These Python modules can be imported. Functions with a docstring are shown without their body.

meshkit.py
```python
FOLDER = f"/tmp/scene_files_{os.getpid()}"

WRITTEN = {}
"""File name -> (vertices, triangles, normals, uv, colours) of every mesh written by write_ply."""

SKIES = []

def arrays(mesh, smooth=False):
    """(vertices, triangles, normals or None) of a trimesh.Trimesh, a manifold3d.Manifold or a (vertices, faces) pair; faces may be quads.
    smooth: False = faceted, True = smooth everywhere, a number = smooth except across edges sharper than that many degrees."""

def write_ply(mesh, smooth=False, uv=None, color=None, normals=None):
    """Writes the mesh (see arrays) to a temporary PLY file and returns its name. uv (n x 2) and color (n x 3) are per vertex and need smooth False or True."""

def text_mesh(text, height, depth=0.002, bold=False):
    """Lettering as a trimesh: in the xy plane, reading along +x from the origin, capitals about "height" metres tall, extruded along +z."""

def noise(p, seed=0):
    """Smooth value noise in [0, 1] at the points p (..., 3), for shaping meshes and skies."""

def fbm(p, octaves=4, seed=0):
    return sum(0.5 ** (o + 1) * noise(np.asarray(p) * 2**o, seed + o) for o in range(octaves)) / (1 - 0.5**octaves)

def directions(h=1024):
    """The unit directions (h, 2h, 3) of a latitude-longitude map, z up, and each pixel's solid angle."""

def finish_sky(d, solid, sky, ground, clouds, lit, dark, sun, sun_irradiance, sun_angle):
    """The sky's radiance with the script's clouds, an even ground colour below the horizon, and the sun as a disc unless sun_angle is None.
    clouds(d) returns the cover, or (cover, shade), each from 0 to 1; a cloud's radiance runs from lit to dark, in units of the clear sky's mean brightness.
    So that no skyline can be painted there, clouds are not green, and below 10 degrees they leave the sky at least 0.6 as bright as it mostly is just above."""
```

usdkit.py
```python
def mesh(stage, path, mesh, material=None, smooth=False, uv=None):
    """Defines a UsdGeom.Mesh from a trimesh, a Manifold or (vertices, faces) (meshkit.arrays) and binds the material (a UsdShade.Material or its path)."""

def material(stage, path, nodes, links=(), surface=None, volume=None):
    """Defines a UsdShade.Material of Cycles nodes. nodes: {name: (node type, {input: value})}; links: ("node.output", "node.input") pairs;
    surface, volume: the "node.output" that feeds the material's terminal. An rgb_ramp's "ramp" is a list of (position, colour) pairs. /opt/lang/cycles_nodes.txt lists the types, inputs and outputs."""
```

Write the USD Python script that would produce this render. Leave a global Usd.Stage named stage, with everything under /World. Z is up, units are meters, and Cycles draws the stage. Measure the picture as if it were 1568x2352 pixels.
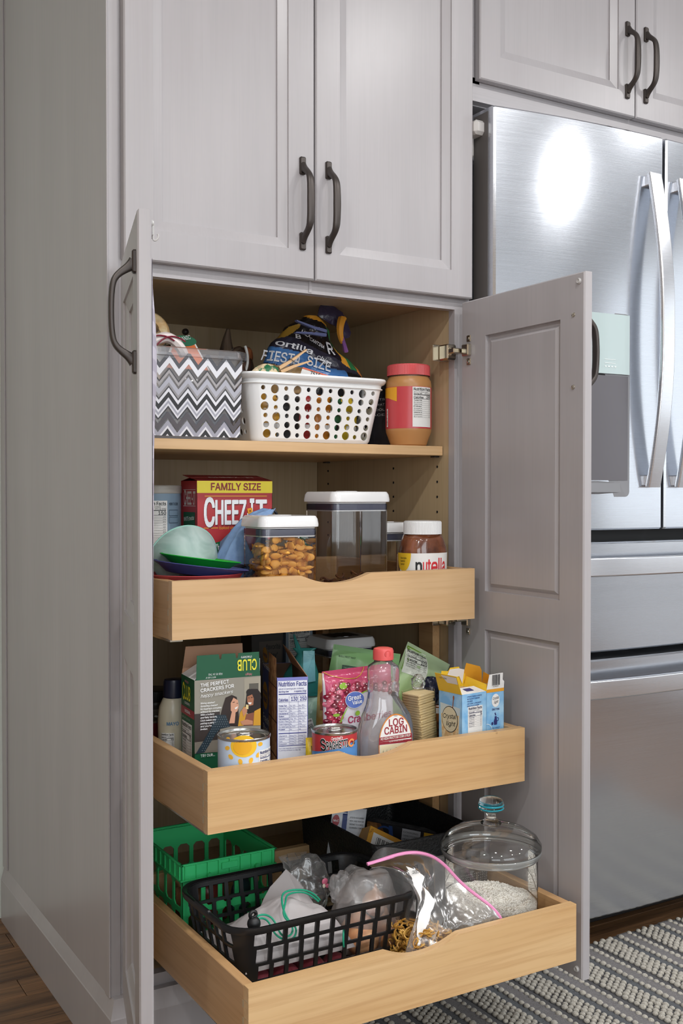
import math, random, numpy as np, trimesh, shapely, usdkit, meshkit
import shapely.geometry as sg, shapely.affinity as sa
from pxr import Usd, UsdGeom, UsdLux, UsdShade, Gf, Sdf
PI = math.pi
random.seed(7); rng = np.random.default_rng(7)
stage = Usd.Stage.CreateInMemory()
UsdGeom.SetStageUpAxis(stage, UsdGeom.Tokens.z); UsdGeom.SetStageMetersPerUnit(stage, 1.0)
UsdGeom.Xform.Define(stage, '/World'); UsdGeom.Scope.Define(stage, '/World/Looks')

# ---------------------------------------------------------------- camera, light, exposure
YAW, PIT = .5376, .0157
Fh = np.array([math.sin(YAW), math.cos(YAW), 0]); CR = np.array([math.cos(YAW), -math.sin(YAW), 0])
CF = Fh*math.cos(PIT) - np.array([0, 0, 1])*math.sin(PIT); CU = np.cross(CR, CF)
EYE = np.array([-.9931, -1.7626, .9994])
cam = UsdGeom.Camera.Define(stage, '/World/camera')
m4 = np.eye(4); m4[0, :3], m4[1, :3], m4[2, :3], m4[3, :3] = CR, CU, -CF, EYE
cam.AddTransformOp().Set(Gf.Matrix4d(m4.tolist()))
cam.CreateHorizontalApertureAttr(24.0); cam.CreateVerticalApertureAttr(36.0); cam.CreateFocalLengthAttr(24.0*2448.4/1568)
cam.CreateClippingRangeAttr(Gf.Vec2f(.05, 60)); cam.CreateExposureAttr(0.27)
dome = UsdLux.DomeLight.Define(stage, '/World/sky'); dome.CreateIntensityAttr(.30); dome.CreateColorAttr(Gf.Vec3f(.96, .985, 1.0))
def rectlight(name, pos, rx, rz, w, h, inten, col):
    l = UsdLux.RectLight.Define(stage, '/World/'+name); l.CreateWidthAttr(w); l.CreateHeightAttr(h); l.CreateIntensityAttr(inten); l.CreateColorAttr(Gf.Vec3f(*col))
    x = UsdGeom.Xformable(l); x.AddTranslateOp().Set(Gf.Vec3d(*pos)); x.AddRotateZOp().Set(rz); x.AddRotateXOp().Set(rx)
WIN_I = 2.7
WIN = [(-1.75, 1.5), (.35, 1.5)]                   # window centres on the wall behind the camera
for k, (x, w) in enumerate(WIN):
    rectlight('daylight_%d' % (k+1), (x, -3.86, 1.45), 90, 0, w, 1.5, WIN_I, (.88, .95, 1.0))
rectlight('daylight_3', (3.27, -2.3, 1.5), 90, 90, 2.2, 1.4, .65, (.86, .94, 1.0))
LAMPS = [(-1.5, -1.35), (-.25, -1.35), (.98, -1.35), (2.1, -1.35), (-1.5, -2.64), (-.25, -2.64), (.98, -2.64), (2.1, -2.64)]
LAMP_I = 190.0
CEIL = 2.56
for k, (x, y) in enumerate(LAMPS):
    l = UsdLux.DiskLight.Define(stage, '/World/lamp_light_%d' % (k+1)); l.CreateRadiusAttr(.07); l.CreateIntensityAttr(LAMP_I); l.CreateColorAttr(Gf.Vec3f(1, .99, .98))
    UsdGeom.Xformable(l).AddTranslateOp().Set(Gf.Vec3d(x, y, CEIL-.012))

# ---------------------------------------------------------------- helpers: naming and tagging
used = {}
def uniq(parent, name):
    k = (parent, name); n = used.get(k, 0); used[k] = n+1
    return '%s/%s' % (parent, name if n == 0 else '%s_%03d' % (name, n))
def meta(p, **kw):
    for k, v in kw.items():
        if v: p.SetCustomDataByKey(k, v)
class Thing:
    def __init__(s, name, label=None, cat=None, loc=(0, 0, 0), rz=0, group=None, kind=None, rx=0, ry=0):
        s.path = uniq('/World', name); x = UsdGeom.Xform.Define(stage, s.path)
        x.AddTranslateOp().Set(Gf.Vec3d(*map(float, loc)))
        if rz: x.AddRotateZOp().Set(float(rz))
        if rx: x.AddRotateXOp().Set(float(rx))
        if ry: x.AddRotateYOp().Set(float(ry))
        s.prim = x.GetPrim(); meta(s.prim, label=label, category=cat, group=group, kind=kind)
    def __call__(s, name, mesh, mat, smooth=30, label=None, kind=None, at=None, rz=0, rx=0):
        return part(s.path, name, mesh, mat, smooth, label, kind, at, rz, rx)
def part(parent, name, mesh, mat, smooth=30, label=None, kind=None, at=None, rz=0, rx=0):
    if not isinstance(parent, str): parent = str(parent.GetPath())
    p = uniq(parent, name)
    if isinstance(mesh, list): mesh = cat(mesh)
    m = usdkit.mesh(stage, p, mesh, M[mat] if isinstance(mat, str) else mat, smooth=smooth)
    if at is not None: m.AddTranslateOp().Set(Gf.Vec3d(*map(float, at)))
    if rz: m.AddRotateZOp().Set(float(rz))
    if rx: m.AddRotateXOp().Set(float(rx))
    meta(m.GetPrim(), label=label, kind=kind)
    return m.GetPrim()
def solo(name, mesh, mat, label=None, catg=None, group=None, kind=None, smooth=30):
    p = part('/World', name, mesh, mat, smooth, label, kind); meta(p, category=catg, group=group); return p
def copy(t, label, loc, rz=0, group=None, catg=None):
    c = Thing(t.path.rsplit('/', 1)[1].split('_0')[0], label, catg, loc, rz, group)
    c.prim.GetReferences().AddInternalReference(t.path); c.prim.SetInstanceable(True); return c

# ---------------------------------------------------------------- helpers: meshes
def cat(ms):
    ms = [m for m in ms if m is not None]
    out = []
    for m in ms:
        if not isinstance(m, trimesh.Trimesh): v, f, _ = meshkit.arrays(m); m = trimesh.Trimesh(v, f, process=False)
        out.append(m)
    return trimesh.util.concatenate(out) if len(out) > 1 else out[0]
def tm(v, f): return trimesh.Trimesh(np.asarray(v, float), np.asarray(f), process=False)
def box(x0, x1, y0, y1, z0, z1, c=0):
    """box between limits with chamfer c"""
    if c <= 0:
        b = trimesh.creation.box((x1-x0, y1-y0, z1-z0)); b.apply_translation(((x0+x1)/2, (y0+y1)/2, (z0+z1)/2)); return b
    P = []
    for sx in (-1, 1):
        for sy in (-1, 1):
            for sz in (-1, 1):
                h = np.array([(x1-x0)/2, (y1-y0)/2, (z1-z0)/2])*[sx, sy, sz]
                for k in range(3):
                    q = h.copy()
                    for j in range(3):
                        if j != k: q[j] -= c*np.sign(h[j])
                    P.append(q)
    b = trimesh.convex.convex_hull(np.array(P)); b.apply_translation(((x0+x1)/2, (y0+y1)/2, (z0+z1)/2)); return b
def lathe(prof, n=48, cx=0, cy=0, closed=True):
    """prof: (r, z) from bottom to top"""
    prof = np.array(prof, float); k = len(prof); a = np.linspace(0, 2*PI, n, endpoint=False)
    v = np.stack([cx+prof[:, None, 0]*np.cos(a), cy+prof[:, None, 0]*np.sin(a), np.repeat(prof[:, 1:2], n, 1)], -1).reshape(-1, 3)
    f = []
    for i in range(k-1):
        for j in range(n):
            p, q = i*n+j, i*n+(j+1) % n
            if prof[i, 0] > 1e-9: f.append((p, q, q+n))
            if prof[i+1, 0] > 1e-9: f.append((p, q+n, p+n))
    m = tm(v, f); m.merge_vertices(); return m
def rrect(w, h, r, n=5, cx=0, cy=0):
    r = min(r, w/2-1e-5, h/2-1e-5); p = []
    for k, (sx, sy) in enumerate(((1, 1), (-1, 1), (-1, -1), (1, -1))):
        for t in np.linspace(k*PI/2, (k+1)*PI/2, n+1): p.append((cx+sx*(w/2-r)+r*math.cos(t), cy+sy*(h/2-r)+r*math.sin(t)))
    return np.array(p)
def loft(rings, cap0=True, cap1=True, closed=True):
    """rings of equal point count (n,3)"""
    rings = [np.asarray(r, float) for r in rings]; n = len(rings[0]); v = np.vstack(rings); f = []
    for i in range(len(rings)-1):
        for j in range(n if closed else n-1):
            p, q = i*n+j, i*n+(j+1) % n
            f += [(p, q, q+n), (p, q+n, p+n)]
    vs = [v]
    for c, i in ((cap0, 0), (cap1, len(rings)-1)):
        if c:
            b = len(v) if i == 0 or not cap0 else len(v)+1
            vs.append(rings[i].mean(0)[None])
            for j in range(n):
                p, q = i*n+j, i*n+(j+1) % n
                f.append((b, q, p) if i == 0 else (b, p, q))
    return tm(np.vstack(vs), f)
def rings(spec, n=5):
    """spec: (w, d, r, z[, cx, cy]) rounded-rectangle rings from bottom to top"""
    out = []
    for s in spec:
        w, d, r, z = s[:4]; cx, cy = (s[4], s[5]) if len(s) > 4 else (0, 0)
        p = rrect(w, d, r, n, cx, cy); out.append(np.column_stack([p, np.full(len(p), z)]))
    return out
def tube(path, rad, n=8, caps=True, squash=None):
    path = np.asarray(path, float); k = len(path); rad = np.broadcast_to(rad, (k,)); T = np.gradient(path, axis=0); T /= np.maximum(np.linalg.norm(T, axis=1, keepdims=True), 1e-12)
    u = np.cross(T[0], [0, 0, 1.0]); u = u if np.linalg.norm(u) > 1e-3 else np.cross(T[0], [1.0, 0, 0]); u /= np.linalg.norm(u); R = []
    for i in range(k):
        u = u - T[i]*(u@T[i]); u /= np.linalg.norm(u); w = np.cross(T[i], u); a = np.linspace(0, 2*PI, n, endpoint=False)
        R.append(path[i]+rad[i]*(np.cos(a)[:, None]*u+np.sin(a)[:, None]*w*(1 if squash is None else squash)))
    return loft(R, caps, caps)
def spline(pts, n=40):
    from scipy.interpolate import make_interp_spline
    p = np.array(pts, float); d = np.r_[0, np.cumsum(np.linalg.norm(np.diff(p, axis=0), axis=1))]
    return make_interp_spline(d, p, k=min(3, len(p)-1))(np.linspace(0, d[-1], n))
def prism(poly, h):
    """shapely polygon in xy extruded along +z by h"""
    gs = getattr(poly, 'geoms', [poly]); return cat([trimesh.creation.extrude_polygon(g, h, engine='earcut') for g in gs if g.area > 1e-10])
def upright(m):
    """xy-plane, +z extrusion -> xz-plane with the extrusion along -y (towards the viewer)"""
    m = m.copy(); v = m.vertices; m.vertices = np.column_stack([v[:, 0], -v[:, 2], v[:, 1]]); return m
def move(m, x=0, y=0, z=0, rz=0, rx=0, ry=0, s=1):
    m = m.copy()
    if np.ndim(s) or s != 1: m.vertices = m.vertices*np.array(s)
    for a, ax in ((rx, (1, 0, 0)), (ry, (0, 1, 0)), (rz, (0, 0, 1))):
        if a: m.apply_transform(trimesh.transformations.rotation_matrix(math.radians(a), ax))
    m.apply_translation((x, y, z)); return m
# flat print: planar meshes in xy, later put on a face or wrapped on a cylinder
def flat(poly):
    gs = [g for g in getattr(poly, 'geoms', [poly]) if g.geom_type == 'Polygon' and g.area > 1e-12]; out = []
    for g in gs:
        v, f = trimesh.creation.triangulate_polygon(g, engine='earcut'); out.append(tm(np.column_stack([v, np.zeros(len(v))]), f))
    return cat(out)
def rect(x0, y0, x1, y1, n=1, m=1):
    x, y = np.linspace(x0, x1, n+1), np.linspace(y0, y1, m+1); X, Y = np.meshgrid(x, y); v = np.column_stack([X.ravel(), Y.ravel(), np.zeros(X.size)]); f = []
    for j in range(m):
        for i in range(n):
            p = j*(n+1)+i; f += [(p, p+1, p+n+2), (p, p+n+2, p+n+1)]
    return tm(v, f)
def pgon(*pts): return flat(sg.Polygon(pts))
def oval(cx, cy, rx, ry=None, n=32, a0=0, a1=360):
    a = np.radians(np.linspace(a0, a1, n)); return flat(sg.Polygon(np.column_stack([cx+rx*np.cos(a), cy+(ry or rx)*np.sin(a)])))
def ring(cx, cy, r, t): return flat(sg.Point(cx, cy).buffer(r, 24).difference(sg.Point(cx, cy).buffer(r-t, 24)))
_tc = {}
def txt(s, h, x=0, y=0, w=None, bold=False, lean=0, rot=0, mid=False):
    """lettering with capitals h tall, its baseline starting at x, y; w squeezes it to that width"""
    k = (s, bold)
    if k not in _tc:
        m = meshkit.text_mesh(s, 1.0, .1, bold); n = m.face_normals[:, 2] > .5
        m = tm(m.vertices, m.faces[n]); m.vertices[:, 2] = 0; m.remove_unreferenced_vertices(); m.vertices[:, 0] -= m.bounds[0, 0]; _tc[k] = m
    m = _tc[k].copy(); W = m.bounds[1, 0]; sx = w/W if w else h
    v = m.vertices*[sx, h, 1]; v[:, 0] += lean*v[:, 1]
    if mid: v[:, 0] -= sx*W/2
    if rot: c, q = math.cos(math.radians(rot)), math.sin(math.radians(rot)); v[:, :2] = v[:, :2]@np.array([[c, q], [-q, c]])
    m.vertices = v+[x, y, 0]; return m
def lines(ss, h, gap, x, y, w=None, **k): return [txt(s, h, x, y-i*gap, (w if not isinstance(w, (list, tuple)) else w[i]), **k) for i, s in enumerate(ss) if s]
def stack(ms):
    """joins flat pieces, each a hair above the one before so that overlapping print never coincides"""
    return cat([move(m, z=1.2e-5*(i % 16)) for i, m in enumerate(ms)]) if isinstance(ms, list) else ms.copy()
def onface(ms, o, xd, yd, lift=.0004):
    m = stack(ms); o, xd, yd = (np.array(q, float) for q in (o, xd, yd)); xd /= np.linalg.norm(xd); yd /= np.linalg.norm(yd); n = np.cross(xd, yd); v = m.vertices
    m = tm(o+v[:, :1]*xd+v[:, 1:2]*yd+(lift+v[:, 2:])*n, m.faces); return m
def front(ms, x=0, y=0, z=0, lift=.0004): return onface(ms, (x, y, z), (1, 0, 0), (0, 0, 1), lift)
def leftf(ms, x, y, z, lift=.0004): return onface(ms, (x, y, z), (0, -1, 0), (0, 0, 1), lift)     # on a face looking to -x, text from back (x=0) to front
def topf(ms, x, y, z, lift=.0004): return onface(ms, (x, y, z), (1, 0, 0), (0, 1, 0), lift)
def dice(m, step):
    v, f = trimesh.remesh.subdivide_to_size(m.vertices, m.faces, step, max_iter=12); return tm(v, f)
def wrap(ms, r, a0=-90, z=0, lift=.0004, step=None, cx=0, cy=0):
    """x along the circumference, centred on angle a0 (degrees; -90 faces the front)"""
    m = stack(ms)
    if step: m = dice(m, step)
    v = m.vertices; a = math.radians(a0)+v[:, 0]/r; R = r+lift+v[:, 2]
    return tm(np.column_stack([cx+R*np.cos(a), cy+R*np.sin(a), z+v[:, 1]]), m.faces)
def pillow(w, h, d, nx=40, ny=40, p=2.5, wr=.004, seed=0, seal=.012, sag=0, pw=1.0):
    """a sealed pouch standing in xz, centred on x, z from 0; returns mesh and front(x, z) -> y"""
    def depth(x, z):
        a = np.clip(1-np.abs(2*x/w)**p, 0, 1); s = (h-2*seal); t = np.clip((z-seal)/s, 0, 1); b = np.clip(1-np.abs(2*t-1)**p, 0, 1)
        if sag: b = b*(1-sag*t)
        nz = meshkit.fbm(np.stack([x*38, z*38, np.zeros_like(x)+seed], -1), 3, seed)-.5
        return d/2*np.sqrt(a*b)**pw+wr*2*nz*np.clip(a*3, 0, 1)*np.clip(b*4+.15, 0, 1)
    x, z = np.meshgrid(np.linspace(-w/2, w/2, nx+1), np.linspace(0, h, ny+1)); D = depth(x, z); edge = (np.abs(2*x/w) > .999)
    yf, yb = np.where(edge, 0, -np.maximum(D, .0004)), np.where(edge, 0, np.maximum(depth(x, z)*.8, .0004))
    g = rect(0, 0, 1, 1, nx, ny).faces; v1 = np.column_stack([x.ravel(), yf.ravel(), z.ravel()]); v2 = np.column_stack([x.ravel(), yb.ravel(), z.ravel()])
    m = tm(np.vstack([v1, v2]), np.vstack([g, g[:, ::-1]+len(v1)]))
    return m, (lambda X, Z: -np.maximum(depth(X, Z), .0004))
def drape(ms, fy, lift=.0006, step=.006):
    m = dice(stack(ms), step); v = m.vertices
    return tm(np.column_stack([v[:, 0], fy(v[:, 0], v[:, 1])-lift-v[:, 2], v[:, 1]]), m.faces)
def crumple(sx, sy, sz, seed=0, amp=.35, f=3.0, sub=4, ridged=True):
    """a crumpled film lump resting on z = 0"""
    m = trimesh.creation.icosphere(subdivisions=sub); v = m.vertices
    n = meshkit.fbm(v*f*.55+seed*7.3, 2, seed)-.5; w = v+.5*np.stack([meshkit.fbm(v*1.7+q, 2, seed+q) for q in (1, 2, 3)], -1); k = np.abs(meshkit.noise(w*f*.85+seed, seed+4)-.5)*2
    r = 1+amp*(1.6*n+(.34*(1-k)**2-.12 if ridged else 0))
    v = v*r[:, None]; v[:, 2] = np.maximum(v[:, 2], -.75); v = v*[sx, sy, sz]; v[:, 2] -= v[:, 2].min(); return tm(v, m.faces)
def blob(rx, ry, rz, seed=0, amp=.08, sub=3, f=1.6):
    m = trimesh.creation.icosphere(subdivisions=sub); v = m.vertices*(1+amp*2*(meshkit.fbm(m.vertices*f+seed*3.1, 3, seed)-.5))[:, None]; return tm(v*[rx, ry, rz], m.faces)

# ---------------------------------------------------------------- materials
M = {}
def lin(c):
    if isinstance(c, str): c = [int(c[i:i+2], 16)/255 for i in (0, 2, 4)]
    c = np.array(c, float); return tuple(np.where(c <= .04045, c/12.92, ((c+.055)/1.055)**2.4))
def plain(name, col, rough=.5, **kw):
    M[name] = usdkit.material(stage, '/World/Looks/'+name, {'p': ('principled_bsdf', dict(base_color=lin(col), roughness=rough, **kw))}, surface='p.BSDF'); return name
def _mix(N, L, name, fac, a, b):
    N[name] = ('mix_color', {'a': lin(a), 'b': lin(b)} if not isinstance(a, tuple) or True else {}); L.append((fac, name+'.fac'))
def grain(name, c0, c1, c2, scale, rough=.45, bump=.02, contrast=(.35, .65), fine=(1, 1, 1), finek=.25, spec=.5, knots=None):
    """wood: broad figure from c0 to c1, fine streaks of c2; scale stretches the noise, long along the grain"""
    N = {'t': ('texture_coordinate', {}), 'oi': ('object_info', {}), 'off': ('vector_math', {'math_type': 'scale', 'vector1': (3.1, 5.7, 2.3)}), 'add': ('vector_math', {'math_type': 'add'}),
         'm': ('mapping', {'scale': scale}), 'n': ('noise_texture', {'scale': 1.0, 'detail': 4.0, 'roughness': .55, 'distortion': .35}),
         'r': ('rgb_ramp', {'ramp': [(contrast[0], lin(c0)), (contrast[1], lin(c1))]}),
         'm2': ('mapping', {'scale': fine}), 'n2': ('noise_texture', {'scale': 1.0, 'detail': 3.0, 'roughness': .6}), 'r2': ('rgb_ramp', {'ramp': [(.45, (0, 0, 0)), (.75, (finek,)*3)]}),
         'x': ('mix_color', {'b': lin(c2)}), 'b': ('bump', {'strength': bump, 'distance': .002}), 'p': ('principled_bsdf', {'roughness': rough, 'specular_ior_level': spec})}
    L = [('oi.random', 'off.scale'), ('t.object', 'add.vector1'), ('off.vector', 'add.vector2'), ('add.vector', 'm.vector'), ('add.vector', 'm2.vector'), ('m.vector', 'n.vector'), ('m2.vector', 'n2.vector'),
         ('n.fac', 'r.fac'), ('n2.fac', 'r2.fac'), ('r2.color', 'x.fac'), ('r.color', 'x.a'), ('n2.fac', 'b.height'), ('b.normal', 'p.normal'), ('x.result', 'p.base_color')]
    if knots:
        N.update({'v': ('voronoi_texture', {'scale': knots, 'randomness': 1.0}), 'm3': ('mapping', {'scale': (1, 1, 1.3)}), 'r3': ('rgb_ramp', {'ramp': [(0.035, (.8,)*3), (.055, (0, 0, 0))]}), 'x2': ('mix_color', {'b': lin('7a4a22')})})
        L = [l for l in L if l[1] != 'p.base_color']+[('add.vector', 'm3.vector'), ('m3.vector', 'v.vector'), ('v.distance', 'r3.fac'), ('r3.color', 'x2.fac'), ('x.result', 'x2.a'), ('x2.result', 'p.base_color')]
    M[name] = usdkit.material(stage, '/World/Looks/'+name, N, L, surface='p.BSDF'); return name
def film(name, tint=(1, 1, 1), gloss=.12, rough=.08, fog=0.0, fogc=(.9, .9, .9), ior=1.45):
    """thin clear plastic: see-through with a fresnel gloss, optionally milky"""
    N = {'t': ('transparent_bsdf', {'color': tint}), 'g': ('glossy_bsdf', {'color': (1, 1, 1), 'roughness': rough}), 'f': ('fresnel', {'IOR': ior}), 'k': ('math', {'math_type': 'add', 'value2': gloss, 'use_clamp': True}),
         'd': ('diffuse_bsdf', {'color': fogc}), 'tl': ('translucent_bsdf', {'color': fogc}), 'dm': ('mix_closure', {'fac': .4}), 'fm': ('mix_closure', {'fac': fog}), 'mx': ('mix_closure', {})}
    L = [('f.fac', 'k.value1'), ('d.BSDF', 'dm.closure1'), ('tl.BSDF', 'dm.closure2'), ('t.BSDF', 'fm.closure1'), ('dm.closure', 'fm.closure2'), ('k.value', 'mx.fac'), ('fm.closure', 'mx.closure1'), ('g.BSDF', 'mx.closure2')]
    M[name] = usdkit.material(stage, '/World/Looks/'+name, N, L, surface='mx.closure'); return name
def ink(hexcol, rough=.45):
    n = 'ink_'+hexcol
    if n not in M: plain(n, hexcol, rough)
    return n

# ---------------------------------------------------------------- materials of the room and the cabinets
grain('gray_stain', 'a8a4a6', 'b2aeb0', '9c989a', (9, 9, 1.6), .31, .02, (.25, .75), (200, 200, 5), .18)
grain('gray_stain_rail', 'a8a4a6', 'b2aeb0', '9c989a', (1.1, 14, 14), .36, .03, (.3, .7), (5, 260, 260), .35)
grain('maple', 'd0a878', 'dab78b', 'b48856', (.9, 16, 11), .42, .03, (.32, .68), (5, 240, 150), .35)
grain('maple_knotty', 'cfa673', 'dcb989', 'a97443', (.9, 16, 13), .42, .03, (.32, .68), (4, 240, 120), .4, knots=9)
grain('maple_side', 'c59a6a', 'd0aa7d', '9f7045', (16, .9, 11), .42, .03, (.32, .68), (240, 5, 150), .35)
grain('maple_ply', 'bba480', 'c8b492', '9c835e', (5, 5, .9), .42, .03, (.3, .7), (120, 120, 3), .3)
grain('oak_floor', '553b26', '8d6744', '281910', (1.2, 22, 9), .45, .12, (.3, .68), (7, 210, 90), .85)
plain('wall_paint', 'e4ebe4', .7); plain('ceiling_paint', 'f2f5f8', .8); plain('room_wall', 'c2ae98', .7); plain('pale_wall', 'e4e8ec', .7)
plain('bronze', '4b4542', .40, metallic=.6); plain('nickel', 'c4bdae', .22, metallic=1.0); plain('dark_gap', '121212', .8)

plain('clear_bumper', 'dcdad8', .15, transmission_weight=.35)
plain('fridge_side', '5e5a58', .5); plain('fridge_plastic', 'c9c5c2', .4); plain('black_plastic', '17181a', .42); plain('gasket', '0d0d0e', .6)
def steel(name, col, rough, an=.55):
    N = {'t': ('texture_coordinate', {}), 'm': ('mapping', {'scale': (9, 9, 4200)}), 'n': ('noise_texture', {'scale': 1.0, 'detail': 2.0}), 'b': ('bump', {'strength': .008, 'distance': .0006}),
         'r': ('map_range', {'from_min': .3, 'from_max': .7, 'to_min': rough-.02, 'to_max': rough+.03}), 'p': ('principled_bsdf', {'base_color': lin(col), 'metallic': .92})}
    M[name] = usdkit.material(stage, '/World/Looks/'+name, N, [('t.object', 'm.vector'), ('m.vector', 'n.vector'), ('n.fac', 'b.height'), ('b.normal', 'p.normal'), ('n.fac', 'r.value'), ('r.result', 'p.roughness')], surface='p.BSDF')
steel('stainless', 'cdd1d8', .17); plain('bezel_gray', '8f8f92', .35, metallic=.4); steel('handle_steel', 'dfe1e6', .22)
plain('dispenser_panel', 'b9caca', .08, specular_ior_level=.8); plain('dispenser_cavity', '6f6c70', .3, metallic=.5)
plain('lamp_lens', 'ffffff', .5, emission_color=(1, .95, .88), emission_strength=6.0); plain('white_trim', 'f2f2f0', .5)

# ---------------------------------------------------------------- the room
BY = .80
X0, X1, Y0 = -3.0, 3.3, -3.9
def struct(name, mesh, mat): return solo(name, mesh, mat, kind='structure')
fl = Thing('floor', kind='structure'); fl('subfloor', box(X0, X1, Y0, BY+.1, -.06, -.012), 'dark_gap')
y, row = -1.10, 0
while y < BY:
    x = X0+.4+(row*.73) % 1.1-.9
    while x < 1.75:
        L = .75+.55*rng.random(); xa, xb = max(x, -2.4), min(x+L, 1.75)
        if xb-xa > .06: fl('plank', box(xa+.0006, xb-.0006, y+.0006, y+.0814, -.014, -.0002*rng.random(), .0012), 'oak_floor', smooth=False)
        x += L
    y += .082; row += 1
fl('distant_planks', [box(X0, X1, Y0, -1.10, -.014, -.0006), box(X0, -2.4, -1.1, BY, -.014, -.0006), box(1.75, X1, -1.1, BY, -.014, -.0006)], 'oak_floor')
struct('wall_back', box(X0, X1, BY, BY+.1, 0, CEIL), 'wall_paint')
struct('wall_left', box(X0-.1, X0, Y0, BY, 0, CEIL), 'room_wall'); struct('wall_right', box(X1, X1+.1, Y0, BY, 0, CEIL), 'pale_wall')
struct('wall_front', box(X0, X1, Y0-.1, Y0, 0, CEIL), 'pale_wall'); struct('ceiling', box(X0, X1, Y0, BY, CEIL, CEIL+.08), 'ceiling_paint')
for k, (x, w) in enumerate(WIN):
    t = Thing('window_%d' % (k+1), kind='structure', loc=(x, Y0+.012, 1.45))
    t('window_frame', [box(-w/2-.07, -w/2, -.01, .02, -.82, .82), box(w/2, w/2+.07, -.01, .02, -.82, .82), box(-w/2-.07, w/2+.07, -.01, .02, .75, .82), box(-w/2-.07, w/2+.07, -.01, .03, -.82, -.75)], 'white_trim')
t = Thing('window_3', kind='structure', loc=(X1-.012, -2.3, 1.5)); t('window_frame', [box(-.02, .01, s*1.14-.04, s*1.14+.04, -.78, .78) for s in (-1, 1)]+[box(-.02, .01, -1.18, 1.18, s*.74-.04, s*.74+.04) for s in (-1, 1)], 'white_trim')
for k, (x, y) in enumerate(LAMPS):
    t = Thing('ceiling_lamp', 'recessed downlight in the white ceiling, %s of the row %s' % (('leftmost', 'second from left', 'third from left', 'rightmost')[k % 4], 'nearest the cabinets' if k < 4 else 'away from the cabinets'), 'lamp', (x, y, CEIL), group='recessed ceiling downlights')
    t('trim_ring', lathe([(.072, -.012), (.095, -.006), (.097, 0), (.072, -.001), (.072, -.012)], 32), 'white_trim'); t('lens', lathe([(0, -.004), (.071, -.004)], 32), 'lamp_lens')

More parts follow.
